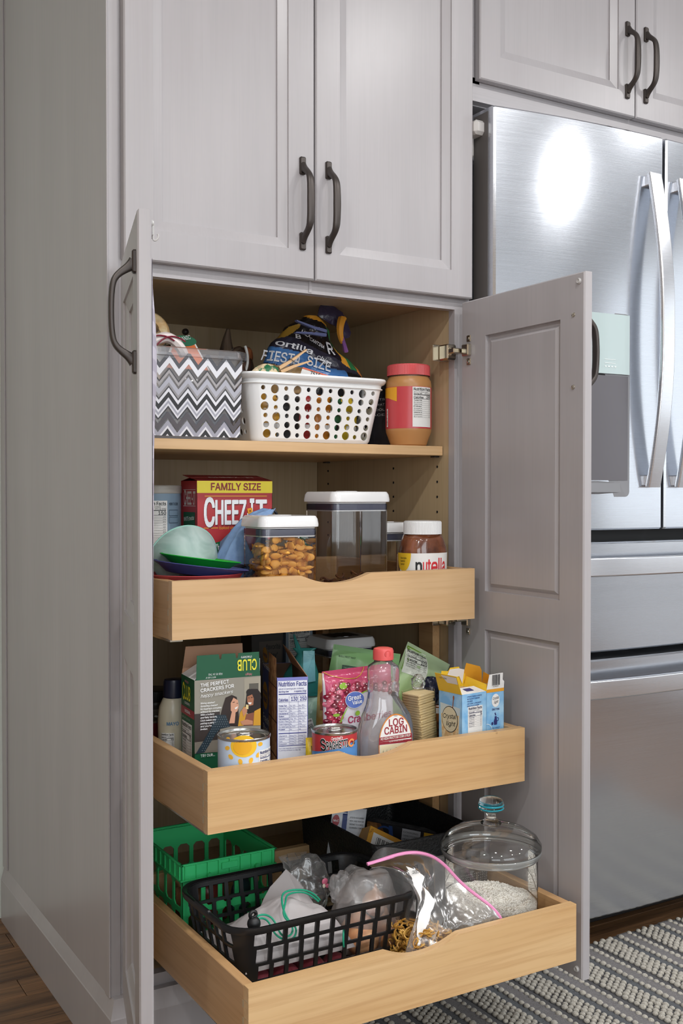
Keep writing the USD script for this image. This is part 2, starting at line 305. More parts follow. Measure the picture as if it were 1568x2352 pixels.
# ---------------------------------------------------------------- cabinet doors
def ringrect(x0, z0, x1, z1, y): return [(x0, y, z0), (x1, y, z0), (x1, y, z1), (x0, y, z1)]
def door_slab(w, h, t, openings, fl_, bl):
    """door in x 0..w, z 0..h, front at y 0, back at y t, with profiled panels: loops of (inset, depth)"""
    c = .0025; V, Fc = [], []
    def add(v, f): Fc.extend([tuple(i+len(V) for i in q) for q in f]); V.extend(v)
    def strip(a, b): add(a+b, [(i, (i+1) % 4, 4+(i+1) % 4) for i in range(4)]+[(i, 4+(i+1) % 4, 4+i) for i in range(4)])
    for side, loops in ((0, fl_), (1, bl)):
        Y = (lambda d: d) if side == 0 else (lambda d: t-d)
        frame = sg.box(c, c, w-c, h-c)
        for o in openings: frame = frame.difference(sg.box(*o))
        v, f = trimesh.creation.triangulate_polygon(frame, engine='earcut'); v = [(p[0], Y(0), p[1]) for p in v]; add(v, [tuple(q) if side == 0 else tuple(q[::-1]) for q in f])
        for o in openings:
            prev = None
            for ins, dep in loops:
                r_ = ringrect(o[0]+ins, o[1]+ins, o[2]-ins, o[3]-ins, Y(dep))
                if prev: strip(prev, r_) if side == 0 else strip(r_, prev)
                prev = r_
            add(prev, [(0, 1, 2), (0, 2, 3)] if side == 0 else [(0, 2, 1), (0, 3, 2)])
        strip(ringrect(0, 0, w, h, Y(c)), ringrect(c, c, w-c, h-c, Y(0))) if side == 0 else strip(ringrect(c, c, w-c, h-c, Y(0)), ringrect(0, 0, w, h, Y(c)))
    strip(ringrect(0, 0, w, h, t-c), ringrect(0, 0, w, h, c))
    return tm(V, Fc)
FRONT = [(0, 0), (.0006, .0030), (.0190, .0082), (.0196, .0116)]
BACK = [(0, 0), (.0004, .0075), (.0085, .0075), (.0130, .0038), (.0160, .0022)]
def pull(L=.174, w=.0125, out=.034):
    """bow pull standing along z, mounted at y = 0, bowing to -y"""
    h = L/2; zs = []; ms = []
    path = [(0, -.002, h-.018), (0, -.0085, h-.0235), (0, -.019, h-.031), (0, -out*.84, h-.041), (0, -out*.96, h-.056), (0, -out, h-.080), (0, -out, -h+.080), (0, -out*.96, -h+.056), (0, -out*.84, -h+.041), (0, -.019, -h+.031), (0, -.0085, -h+.0235), (0, -.002, -h+.018)]
    p = spline(path, 44); q = np.abs(p[:, 2])/h; hw = np.interp(q, [0, .45, .62, .75, .82, 1], [.0078, .0070, .0055, .0050, .0058, .0062]); ht = np.interp(q, [0, .5, .62, .70, .80, 1], [.0042, .0044, .0050, .0062, .0100, .0110])
    T = np.gradient(p, axis=0); T /= np.linalg.norm(T, axis=1, keepdims=True); R = []
    for i in range(len(p)):
        n = np.array([0, -T[i, 2], T[i, 1]]); a = np.linspace(0, 2*PI, 12, endpoint=False); ca, sn = np.cos(a), np.sin(a); ca, sn = np.sign(ca)*np.abs(ca)**.7, np.sign(sn)*np.abs(sn)**.7
        R.append(p[i]+hw[i]*ca[:, None]*np.array([1., 0, 0])+ht[i]*sn[:, None]*n)
    ms.append(loft(R))
    for s in (1, -1):
        z0 = s*(h-.0165)
        ms.append(loft([np.column_stack([q_[:, 0], np.full(len(q_), yy), z0+q_[:, 1]]) for q_, yy in ((rrect(w, .033, .003), 0), (rrect(w, .033, .003), -.0035), (rrect(w*.8, .029, .003), -.0055))][::1]))
    return cat(ms)
PULL = pull()

# ---------------------------------------------------------------- pantry cabinet
pc = Thing('pantry_cabinet', 'tall gray stained pantry cabinet with its two lower doors open on pull-out drawers', 'cabinet')
DZ0, DZ1, UZ, TOP = .135, 1.395, 1.406, 2.50
IX, IB = .343, .600                                # inner half width, inner back
pc('end_panel', box(-.397, -.3795, .018, .785, .09, TOP), 'gray_stain')
pc('end_panel_stile', [box(-.4005, -.397, .016, .040, .128, TOP, .0008), box(-.4005, -.397, .748, .785, .128, TOP, .0008)], 'gray_stain')
pc('face_frame', [box(-.3795, -IX, .021, .041, .10, TOP), box(IX, .3795, .021, .041, .10, TOP), box(-IX, IX, .021, .041, 1.384, 1.424), box(-IX, IX, .021, .041, .10, .150), box(-.003, .003, .0195, .021, 1.386, 1.42)], 'gray_stain')
pc('side_board', [box(IX+.001, .3795, .041, .62, .10, TOP)], 'maple_ply', label='maple plywood inner right side')
pc('side_board', [box(-.3795, -IX-.001, .041, .62, .10, TOP)], 'maple_ply', label='maple plywood inner left side')
pc('back_board', box(-IX, IX, IB, .62, .10, TOP), 'maple_ply'); pc('floor_board', box(-IX, IX, .041, IB, .132, .150), 'maple_ply')
pc('top_board', box(-IX, IX, .041, IB, 1.402, 1.420), 'maple_ply'); pc('outer_side', box(.3795, .3815, .022, .62, .10, TOP), 'gray_stain')
pc('shelf', box(-IX+.001, IX-.001, .060, IB-.004, 1.0830, 1.1025, .001), 'maple')
holes = []
for yh in (.082, .250, .545):
    for z in np.arange(.90, 1.06, .032): holes.append(move(lathe([(0, 0), (.0026, 0), (.0026, .0006)], 10), IX+.0008, yh, z, ry=-90))
pc('peg_hole', holes, 'dark_gap', kind='stuff'); [pc('shelf_clip', box(IX-.012, IX, y_, y_+.014, 1.0795, 1.0825), 'bronze') for y_ in (.075, .535)]
for y0, y1 in ((.072, .122), (.540, .575)):
    for s in (1, -1): pc('slide_post', box(*sorted((s*(IX-.0005), s*(IX-.018))), y0, y1, .152, .772), 'maple_side')
pc('cap_nut', move(lathe([(0, 0), (.008, 0), (.0075, .005), (.004, .008), (0, .009)], 20), -.0155, IB, 1.386, rx=90), 'bronze')
# base moulding: runs along the end panel and returns round the front
def mould(x0, x1, y0, y1): return x0, x1, y0, y1
prof = [(0, 0), (-.0165, 0), (-.0165, .098), (-.0155, .1005), (-.0085, .1265), (-.0075, .130), (0, .130)]
rl = []
for (x, y, sx, sy) in ((-.3885, .785, 1, 0), (-.3885, .011, 1, 1), (.3815, .011, 0, 1)): rl.append(np.array([(x+sx*p[0], y+sy*p[0], p[1]) for p in prof]))
for k in range(2): pc('base_moulding', tm(np.vstack([rl[k], rl[k+1]]), [q for i in range(7) for q in ((i, (i+1) % 7, 7+(i+1) % 7), (i, 7+(i+1) % 7, 7+i))]), 'gray_stain' if k else 'gray_stain', smooth=False)
pc('plinth', box(-.3885, .3815, .011, .03, 0, .129), 'gray_stain')
# upper doors
for s in (-1, 1):
    w = .373; x0 = -.3745 if s < 0 else .0015
    op = [(.0525, UZ*0+.054, .3175, TOP-.002-UZ-.054)]
    d = pc('cabinet_door', door_slab(w, TOP-.002-UZ, .0195, op, FRONT, BACK), 'gray_stain', smooth=False, at=(x0, 0, UZ))
    part(d, 'handle', PULL, 'bronze', at=((-.028-x0) if s < 0 else (.028-x0), 0, 1.546-UZ))
# lower doors: hung on the right side of the opening and on the left
H = DZ1-DZ0; W = .362
ops = [(.0625, .072, .2825, .596), (.0625, .673, .2825, 1.183)]
def hinge_meshes():
    cup = [box(-.032, -.020, .0195, .0225, .017, .030, .0008), box(-.032, -.020, .0195, .0225, -.030, -.017, .0008), box(-.034, -.012, .0195, .0300, -.012, .012, .002), move(lathe([(0, 0), (.0035, 0), (.003, .0015), (0, .002)], 14), -.026, .0225, .0235, rx=-90), move(lathe([(0, 0), (.0035, 0), (.003, .0015), (0, .002)], 14), -.026, .0225, -.0235, rx=-90)]
    return cat(cup)
for s, lx, rz in ((1, .3640, 89.2), (-1, -.3820, -105.6)):
    slab = door_slab(W, H, .0200, ops, FRONT, BACK)
    if s > 0: slab = move(slab, x=-W)
    d = pc('cabinet_door', slab, 'gray_stain', smooth=False, at=(lx, -.002, DZ0), rz=rz, label='open lower right door' if s > 0 else 'open lower left door')
    fx = (lambda q: -q) if s > 0 else (lambda q: q)
    part(d, 'handle', PULL, 'bronze', at=(fx(W-.028), 0, 1.257-DZ0))
    for z in (1.387, .160): part(d, 'bumper', move(lathe([(0, 0), (.0055, 0), (.0055, .002), (.004, .004), (.0025, .0034), (0, .003)], 18), rx=-90), 'clear_bumper', at=(fx(W-.013), .0200, z-DZ0-.008))
    for z in (1.3215, 1.1925): part(d, 'screw', move(lathe([(0, 0), (.0042, 0), (.0038, .0016), (.0015, .0024), (0, .002)], 16), rx=-90), 'nickel', at=(fx(W-.0275), .0200, z-DZ0))
    for z in (1.295, .745, .22): part(d, 'hinge', hinge_meshes() if s > 0 else move(hinge_meshes(), s=(-1, 1, 1)), 'nickel', smooth=False, at=(0, 0, z-DZ0))
for z in (1.295, .745, .22):
    pc('hinge_arm', [box(.303, .3425, .0415, .0435, z-.017, z+.017, .0008), box(.318, .3420, .012, .042, z-.016, z+.016, .003), box(.322, .3375, .006, .018, z-.009, z+.009, .002), box(.318, .346, -.010, .010, z-.0055, z+.0055, .002), move(lathe([(0, 0), (.0036, 0), (.003, .0015), (0, .002)], 14), .330, .006, z+.001, rx=90)], 'nickel', smooth=False)

# ---------------------------------------------------------------- pull-out drawers
def drawer(zt, yf, rot, scoop, mat, label):
    h, hw, t, dep = .1003, .319, .016, .535
    xs, xm, xe, dp = scoop
    top = [(-hw, h), (xs-.03, h)]
    for q in np.linspace(0, 1, 25):
        x = xs-.012+(xe-xs+.024)*q; e = max(0, 1-abs((x-xm)/((xm-xs if x < xm else xe-xm)+.012))**2.2); top.append((x, h-dp*e**1.15))
    top += [(xe+.03, h), (hw, h), (hw, 0), (-hw, 0)]
    fb = prism(sg.Polygon(top), t); fb = upright(fb); fb = move(fb, y=t)
    dr = pc('drawer', fb, mat, smooth=25, at=(0, yf, zt-h), rz=math.degrees(rot), label=label)
    for s in (-1, 1): part(dr, 'side_board', box(*sorted((s*hw, s*(hw-t))), t+.0002, dep, 0, h-.001, .001), 'maple_side')
    part(dr, 'back_board', box(-hw+t, hw-t, dep-t, dep, .006, h-.001, .001), 'maple'); part(dr, 'bottom_board', box(-hw+t, hw-t, t, dep-t, .006, .013), 'maple_ply')
    for z in (.014, .040, .066):
        part(dr, 'dovetail', [box(-hw-.0003, -hw+.001, t-.0006, t+.0045, z, z+.011), box(-hw-.0003, -hw+.001, .0004, t, z+.0125, z+.0135)], 'maple_ply')
    for s in (-1, 1): part(dr, 'slide', box(*sorted((s*(hw-.004), s*(hw-.028))), .02, .50, -.006, .0015, .0008), 'nickel')
    return dr
drawer(.8542, -.0762, -.0081, (-.060, .000, .064, .0155), 'maple', 'top pull-out drawer')
drawer(.5648, -.2258, -.0159, (-.060, -.010, .056, .0155), 'maple_knotty', 'middle pull-out drawer')
drawer(.2790, -.3683, -.0045, (-.064, -.012, .054, .0165), 'maple_knotty', 'bottom pull-out drawer')

# ---------------------------------------------------------------- cabinet over the refrigerator
oc = Thing('wall_cabinet', 'gray stained cabinet above the refrigerator with a pair of dark bow pulls', 'cabinet', (.3865, 0, 0))
oc('body', [box(.0, .95, .041, .61, 1.822, TOP)], 'gray_stain'); oc('face_frame', [box(0, .95, .021, .041, 1.824, 1.872), box(0, .02, .021, .041, 1.86, TOP), box(.93, .95, .021, .041, 1.86, TOP)], 'gray_stain_rail')
for k in range(2):
    x0 = .0055+.451*k; d = oc('cabinet_door', door_slab(.4475, TOP-.002-1.8635, .0195, [(.0535, .054, .3945, TOP-.002-1.8635-.054)], FRONT, BACK), 'gray_stain', smooth=False, at=(x0, 0, 1.8635))
    part(d, 'handle', PULL, 'bronze', at=(.421 if k == 0 else .0285, 0, 1.9875-1.8635))

# ---------------------------------------------------------------- refrigerator
fr = Thing('refrigerator', 'stainless steel french door refrigerator with water dispenser and two freezer drawers', 'refrigerator', (.8515, 0, 0))
FW2 = .4555
def fy(x): return -.078+.036*(np.abs(x)/FW2)**2.2
fr('body', box(-FW2+.004, FW2-.004, .040, .72, .03, 1.765, .004), 'fridge_side')
def door_skin(x0, x1, z0, z1, yb=.030, n=22, lip=.004):
    xs = np.linspace(x0+lip, x1-lip, n); f = np.column_stack([xs, fy(xs)])
    outline = np.vstack([[(x0, yb)], [(x0, fy(x0)+lip)], f, [(x1, fy(x1)+lip)], [(x1, yb)]]); R = []
    for z, ins in ((z0, lip), (z0+lip, 0), (z1-lip, 0), (z1, lip)):
        o = outline.copy(); o[1:-1, 1] += ins; R.append(np.column_stack([o, np.full(len(o), z)]))
    return loft(R)
def bar(pts, w, t):
    """flat bar handle: path in (y, z) or (x, y); width across"""
    p = spline(pts, 30); T = np.gradient(p, axis=0); T /= np.linalg.norm(T, axis=1, keepdims=True); R = []
    for i in range(len(p)):
        a = np.array(w, float); b = np.cross(T[i], a/np.linalg.norm(a)); c = rrect(np.linalg.norm(a), t, t*.3, 3); R.append(p[i]+c[:, :1]*a/np.linalg.norm(a)+c[:, 1:]*b)
    return loft(R)
for s in (-1, 1):
    x0, x1 = (-FW2, -.0045) if s < 0 else (.0045, FW2)
    d = fr('refrigerator_door', door_skin(x0, x1, .924, 1.797), 'stainless', smooth=35)
    part(d, 'handle', [bar([(s*.046, fy(.046)-.012, 1.706), (s*.046, fy(.046)-.029, 1.62), (s*.046, fy(.046)-.046, 1.50), (s*.046, fy(.046)-.052, 1.36), (s*.046, fy(.046)-.046, 1.22), (s*.046, fy(.046)-.029, 1.10), (s*.046, fy(.046)-.012, 1.018)], (.038, 0, 0), .012)]+[box(s*.046-.016, s*.046+.016, fy(.046)-.014, fy(.046)+.004, z-.012, z+.012, .002) for z in (1.692, 1.032)], 'handle_steel')
    fr('hinge_cover', [box(s*FW2*.985-.03, s*FW2*.985+.0, -.01, .07, 1.745, 1.775, .006), box(s*FW2*.99-.035, s*FW2*.99, .02, .10, 1.70, 1.785, .01)] if s < 0 else box(FW2-.04, FW2, .0, .1, 1.765, 1.785, .006), 'fridge_plastic')
    fr('door_edge', box(s*FW2-.001 if s < 0 else s*FW2-.004, s*FW2+.004 if s < 0 else s*FW2+.001, -.022, .024, .93, 1.79), 'fridge_side')
fr('gasket', [box(-FW2+.01, FW2-.01, .024, .041, .05, 1.79), box(-.02, .02, 0, .03, .93, 1.79), box(-FW2+.006, FW2-.006, -.025, .03, .895, .93)], 'gasket')
for z0, z1, hz in ((.660, .898, .848), (.082, .644, .590)):
    d = fr('freezer_drawer', door_skin(-FW2, FW2, z0, z1), 'stainless', smooth=35)
    xs = np.linspace(-.40, .40, 9); hp = [(x, fy(x)-.052*(1-(abs(x)/.41)**6), hz) for x in xs]
    part(d, 'handle', bar(hp, (0, 0, .040), .012), 'handle_steel')
# dispenser in the left door
dx0, dx1 = -.362, -.106
yd = lambda x: fy(x)
d = fr('dispenser', [tm(np.vstack([np.column_stack([rrect(dx1-dx0, .398, .012, 5, (dx0+dx1)/2, 1.195)[:, 0], fy(rrect(dx1-dx0, .398, .012, 5, (dx0+dx1)/2, 1.195)[:, 0])-.0012, rrect(dx1-dx0, .398, .012, 5, (dx0+dx1)/2, 1.195)[:, 1]]), [[(dx0+dx1)/2, fy((dx0+dx1)/2)-.0012, 1.195]]]), [(i, (i+1) % 24, 24) for i in range(24)])], 'bezel_gray')
def curved(x0, x1, z0, z1, lift, n=10): 
    m = rect(x0, z0, x1, z1, n, 1); v = m.vertices; return tm(np.column_stack([v[:, 0], fy(v[:, 0])-lift, v[:, 1]]), m.faces)
part(d, 'display', curved(dx0+.003, dx1-.004, 1.262, 1.391, .0045), 'dispenser_panel')
part(d, 'display_icons', [curved(dx1-.075, dx1-.045, z, z+.0012, .005, 3) for z in (1.284, 1.292)]+[curved(dx1-.075+.009*i, dx1-.070+.009*i, 1.276, 1.279, .005, 2) for i in range(4)], ink('e6ecec'))
part(d, 'cavity', [curved(dx0+.003, dx1-.006, 1.032, 1.258, .0022)], 'dispenser_cavity'); part(d, 'tray', [box(dx0+.002, dx1-.006, -.0765, -.063, 1.002, 1.030, .004)], 'bezel_gray')
part(d, 'hood', box(dx0+.006, dx1-.010, -.074, -.062, 1.255, 1.263, .002), 'gasket')
fr('kick_grille', [box(-FW2+.01, FW2-.01, .046, .07, .012, .085)], 'black_plastic'); fr('grille_bar', [box(-FW2+.012, FW2-.012, .036, .05, z, z+.012, .002) for z in (.016, .038)]+[box(x, x+.006, .040, .05, .016, .062) for x in np.arange(-.42, .44, .105)], 'black_plastic')
[fr('foot', box(x-.02, x+.02, y_, y_+.04, 0, .03), 'black_plastic') for x in (-.38, .38) for y_ in (.06, .62)]

# ---------------------------------------------------------------- rug
plain('rug_gray', '8a8584', .95); plain('rug_dark', '4c4b4d', .95); plain('rug_teal', '52565a', .95); plain('rug_cream', 'c9c3b8', .95)
def fuzzy(name, c0, c1):
    N = {'t': ('texture_coordinate', {}), 'n': ('noise_texture', {'scale': 420.0, 'detail': 3.0}), 'r': ('rgb_ramp', {'ramp': [(.3, lin(c0)), (.7, lin(c1))]}), 'b': ('bump', {'strength': .6, 'distance': .002}), 'p': ('principled_bsdf', {'roughness': .95, 'sheen_weight': .2})}
    M[name] = usdkit.material(stage, '/World/Looks/'+name, N, [('t.object', 'n.vector'), ('n.fac', 'r.fac'), ('r.color', 'p.base_color'), ('n.fac', 'b.height'), ('b.normal', 'p.normal')], surface='p.BSDF')
fuzzy('rug_gray', '585455', '7a7675'); fuzzy('rug_dark', '2e2d2f', '49474a'); fuzzy('rug_teal', '34373b', '56595d'); fuzzy('rug_cream', '969085', 'bdb8ad')
RX0, RX1, RY0, RY1, PER = -.30, 1.60, -1.25, -.031, .1315
rg = Thing('rug', 'woven gray and cream striped rug on the dark floor in front of the refrigerator', 'rug')
rg('backing', box(RX0, RX1, RY0, RY1, .001, .006, .001), 'rug_dark')
cream, k = [], 0
loop = move(trimesh.creation.icosphere(subdivisions=1), s=(.0060, .0066, .0048))
x = .6805-PER*8
while x < RX1:
    for name, a, b, z in (('rug_teal', .44, .585, .0085), ('rug_gray', .585, .845, .0105), ('rug_dark', .845, 1.0, .0078)):
        xa, xb = max(x+a*PER, RX0), min(x+b*PER, RX1)
        if xb-xa > .004: rg('stripe', box(xa, xb, RY0, RY1, .004, z, .0014), name)
    xa, xb = max(x, RX0), min(x+.44*PER, RX1)
    if xb-xa > .004: rg('stripe', box(xa, xb, RY0, RY1, .004, .0068, .0008), 'rug_dark')
    for c in range(5):
        off = .0075 if c % 2 else 0
        for yy in np.arange(RY1-.008+off*0, RY0+.01, -.0155):
            xx = x+.007+c*.0112+rng.normal(0, .0005)
            if RX0 < xx < RX1 and yy-off > RY0 and -1.05 < yy: cream.append((xx, yy-off+rng.normal(0, .0008), .0092))
    for c in (.60, .842):
        off = .007 if c < .7 else 0
        for yy in np.arange(RY1-.008, RY0+.01, -.0155):
            xx = x+c*PER
            if RX0 < xx < RX1 and yy-off > -1.05: cream.append((xx, yy-off, .0098))
    x += PER
cream = np.array(cream); n = len(loop.vertices)
rg('yarn_loops', tm((loop.vertices[None]*(.85+.3*rng.random((len(cream), 1, 1)))+cream[:, None]).reshape(-1, 3), (loop.faces[None]+n*np.arange(len(cream))[:, None, None]).reshape(-1, 3)), 'rug_cream', smooth=True, kind='stuff')

# ---------------------------------------------------------------- materials of the groceries
ZS, ZU, ZM, ZB = 1.1025, .7669, .4775, .1917        # shelf top and the three drawer floors
plain('white_plastic', 'eceded', .32); plain('white_gloss', 'f0f0f0', .2, coat_weight=.3); plain('tin', 'b9b9b6', .25, metallic=1.0); plain('kraft', 'b98f72', .8); plain('kraft_dark', '5b4433', .85); plain('paper_white', 'ecebe8', .7)
plain('tan_wood', 'd9b184', .6); plain('spring_wire', '8f8f8d', .3, metallic=1.0); plain('peanut', 'c08a55', .35, subsurface_weight=.15, subsurface_scale=.004, subsurface_radius=(1, .6, .3))
film('clear_plastic', (.97, .97, .97), .07, .06, .14, (.92, .92, .94), ior=1.35); film('bin_plastic', (.95, .95, .96), .04, .12, .10, (.86, .86, .9)); film('bag_film', (.95, .945, .94), .06, .14, .08, ior=1.35); film('cloudy_film', (.95, .94, .94), .04, .25, .30, (.93, .93, .94), ior=1.3); film('smoky_film', (.55, .53, .55), .06, .06)
film('acrylic', (.97, .97, .975), .03, .03, ior=1.3); film('brown_film', (.62, .55, .5), .07, .12, .12, (.45, .38, .33))
plain('glass', 'f8fafa', .02, transmission_weight=1.0, ior=1.45); film('thin_glass', (.985, .99, .988), .05, .02, .02, ior=1.22)
def foil(name, col, rough=.28, **kw):
    N = {'t': ('texture_coordinate', {}), 'n': ('noise_texture', {'scale': 26.0, 'detail': 4.0, 'distortion': .6}), 'b': ('bump', {'strength': .35, 'distance': .006}), 'p': ('principled_bsdf', dict(base_color=lin(col), roughness=rough, **kw))}
    M[name] = usdkit.material(stage, '/World/Looks/'+name, N, [('t.object', 'n.vector'), ('n.fac', 'b.height'), ('b.normal', 'p.normal')], surface='p.BSDF'); return name
def speck(name, c0, c1, scale, rough=.6, bump=.3, ramp=(.4, .6), **kw):
    N = {'t': ('texture_coordinate', {}), 'n': ('noise_texture', {'scale': scale, 'detail': 4.0}), 'r': ('rgb_ramp', {'ramp': [(ramp[0], lin(c0)), (ramp[1], lin(c1))]}), 'b': ('bump', {'strength': bump, 'distance': .002}), 'p': ('principled_bsdf', dict(roughness=rough, **kw))}
    M[name] = usdkit.material(stage, '/World/Looks/'+name, N, [('t.object', 'n.vector'), ('n.fac', 'r.fac'), ('r.color', 'p.base_color'), ('n.fac', 'b.height'), ('b.normal', 'p.normal')], surface='p.BSDF'); return name
def shell(outer, inner): return cat([outer, inner])
def nutri(w, h, cal='150', rows=7, thick=.06, names=('Total Fat', 'Sodium', 'Total Carb', 'Fiber', 'Sugars', 'Protein', 'Vitamin D', 'Calcium', 'Iron', 'Potas.')):
    """nutrition label, origin lower left; returns (panel, print)"""
    p, m = rect(0, 0, w, h), []; e = w*.05; W = w-2*e; th = min(w*.118, h*.11); y = h-e*.8-th
    m.append(txt('Nutrition Facts', th, e, y, W, bold=True)); s = th*.42; y -= s*1.5; m.append(txt('about 12 servings per container', s*.8, e, y, W*.8)); y -= s*1.5
    m += [txt('Serving size', s, e, y, W*.42, bold=True), txt('1/2 cup (40g)', s, e+W*.58, y, W*.42)]; y -= s*.9; m.append(rect(e, y, w-e, y+s*.5)); y -= th*1.15
    m += [txt('Calories', th*.75, e, y, W*.5, bold=True), txt(cal, th*1.0, w-e-W*.20*len(cal)/2, y, W*.20*len(cal)/2, bold=True), rect(e, y-s*.55, w-e, y-s*.3)]; y -= s*.55
    n = max(1, rows); g = min(s*1.75, (y-e*.6)/n)
    for i in range(n):
        y -= g
        m += [txt(names[i % len(names)], g*.46, e, y+g*.2, W*.42, bold=i % 3 == 0), txt('%d%%' % (3*i % 17+2), g*.46, w-e-W*.12, y+g*.2, W*.11), rect(e, y, w-e, y+g*.05)]
    return p, m
def onboth(t, panel, ink_, place, white='paper_white', dark='ink_1b1b1d', name='nutrition_label'):
    """panel as a part, its print as a sub-part"""
    a = t(name, place([panel], .0004), white, smooth=False); part(a, 'lettering', place(ink_, .0009), dark, smooth=False); return a
ink('1b1b1d'); ink('f4f4f4')

# ================================================================ TOP SHELF
# 1 clear bin with a zigzag liner
bw = [(.196, .250, .020, 0), (.203, .257, .026, .008), (.232, .284, .028, .160)]
t = Thing('storage_bin', 'clear plastic bin with a black white and gray zigzag liner on the top shelf', 'bin', (-.213, .232, ZS))
inner = [(w-.004, d-.004, r, z+.0015) for w, d, r, z in bw]
t('bin', cat([loft(rings(bw), True, False), loft(rings(inner)[::1], True, False)]), 'bin_plastic', smooth=40)
t('rim', loft(rings([(.231, .283, .028, .154), (.243, .295, .032, .155), (.244, .296, .032, .169), (.240, .292, .031, .171), (.230, .282, .028, .170), (.229, .281, .028, .158)]), False, False), 'bin_plastic', smooth=40)
def zig(y0, y1, x0, x1, per=.0381, amp=.0235, ph=.0):
    xs = np.arange(x0-per-ph, x1+per, per/2); up = [(x, -y0-(amp if i % 2 else 0)) for i, x in enumerate(xs)]; dn = [(x, -y1-(amp if i % 2 else 0)) for i, x in enumerate(xs)]
    return sg.Polygon(up+dn[::-1])
k = .000226; clip = sg.box(-.110, -.157, .104, -.0035)
lf = lambda ms, l: onface(ms, (0, -.1415, .164), (1, 0, 0), (0, -.085, 1), l)
for y0, y1, c in ((-45, 0, '55565c'), (0, 58, 'e3e4ea'), (95, 110, '4a4a4e'), (110, 140, 'a9a6a8'), (165, 215, 'b4b5c0'), (215, 240, '98969a'), (242, 257, '4c4c50'), (257, 290, 'e2e3ea'), (290, 337, '2f3034'), (337, 360, 'dfe0e8'), (360, 384, 'a4a5b2'), (384, 405, 'dedfe6'), (405, 420, '3b3b40'), (450, 506, '57545a'), (520, 566, 'a3a4b2'), (566, 590, 'dfe0e8'), (590, 634, '303135'), (634, 660, 'e0e1e8')):
    z = zig(y0*k+.010, y1*k+.010, -.12, .12).intersection(clip)
    t('liner_stripe', lf([flat(z)], .0008), ink(c), smooth=False)
# what is in the bin
b = Thing('bagel_bag', 'clear bag of bagels with a red and white printed neck standing in the zigzag bin', 'bag', (-.272, .165, ZS+.012))
b('film', move(crumple(.040, .046, .125, 3, .18, 2.0), z=.005), 'bag_film', smooth=25)
for i, (x, y, z) in enumerate(((.004, -.006, .197), (.0, .01, .120), (.006, -.01, .05))): b('bagel', move(lathe([(.012, -.012), (.026, -.016), (.036, -.006), (.037, .006), (.028, .015), (.012, .012), (.012, -.012)], 28), x, y, z, rx=70+i*9, ry=14), speck('bagel_crust', 'd9b27c', 'efdcae', 40) if i == 0 else 'bagel_crust')
b('printed_neck', tube(spline([(-.03, -.055, .160), (.005, -.05, .176), (.020, -.05, .179), (.046, -.05, .162), (.055, -.045, .150)], 20), .010, 8), foil('neck_print', 'e6dcd8')); b('neck_stripe', [tube(spline([(-.03+q, -.066, .164-q*.2), (.006+q, -.062, .180), (.03+q, -.061, .172)], 10), .0016, 6) for q in (0, .022)], ink('7a1f33'))
b = Thing('bread_bag', 'bread bag with a green and orange label standing in the zigzag bin', 'bag', (-.196, .20, ZS+.012))
b('film', move(crumple(.064, .045, .105, 5, .22, 1.8), z=0), 'brown_film', smooth=25)
lab = lambda ms, l: onface(ms, (-.006, -.058, .127), (1, 0, .02), (0, .25, 1), l)
a = b('label', lab([pgon((-.042, 0), (.045, -.002), (.020, .052), (-.020, .053))], 0), ink('ee7733'), smooth=False); part(a, 'label_edge', lab([pgon((-.048, 0), (-.042, 0), (-.020, .053), (-.024, .053)), pgon((.045, -.002), (.048, -.002), (.023, .053), (.020, .052))], .0004), ink('f0ece8'), smooth=False)
part(a, 'label_top', lab([oval(0, .056, .026, .011)], .0006), ink('0d6b48'), smooth=False); part(a, 'lettering', lab([txt('ORGANIC', .008, -.020, .052, .036, rot=14)], .0010), ink('f4f4f4'), smooth=False)
b = Thing('snack_pouch', 'blue and white printed pouch lying at the bottom of the zigzag bin', 'bag', (-.215, .128, ZS+.004))
mm, fy_ = pillow(.196, .05, .03, 20, 10, 3, .001, 4); b('pouch', mm, foil('pouch_blue', '6c88a6')); b('label', drape([rect(-.068, .008, .018, .040)], fy_), 'paper_white', smooth=False)
b('lettering', drape([rect(-.066+.0055*i, .010, -.0655+.0055*i, .038) for i in range(14)]+[txt('Nutrition', .005, .012, .012, .024, rot=90)], fy_, .0012), 'ink_1b1b1d', smooth=False)
b('lettering', drape([txt('rb', .018, .030, .016, bold=True)], fy_, .0012), ink('c6cf66'), smooth=False); b('lettering', drape([txt('a', .018, .064, .014, bold=True)], fy_, .0012), ink('f4f4f4'), smooth=False)
b = Thing('dark_bread_bag', 'smoky see-through bag holding a brown loaf at the back left of the white basket', 'bag', (-.022, .30, ZS+.01))
b('film', move(crumple(.044, .04, .115, 9, .22, 2.0), z=0), 'brown_film', smooth=25); b('bag_tip', tube(spline([(-.022, 0, .165), (-.024, 0, .195), (-.022, 0, .225), (-.020, 0, .238)], 12), np.linspace(.022, .004, 12), 9), 'brown_film')
b('loaf', move(blob(.020, .03, .042, 2, .12), .010, 0, .165, ry=22), speck('dark_loaf', '7a3f22', '9a5a34', 30)); b('wrapper_edge', tube(spline([(.004, -.032, .145), (.008, -.036, .17), (.004, -.032, .20)], 10), .003, 6), 'paper_white')
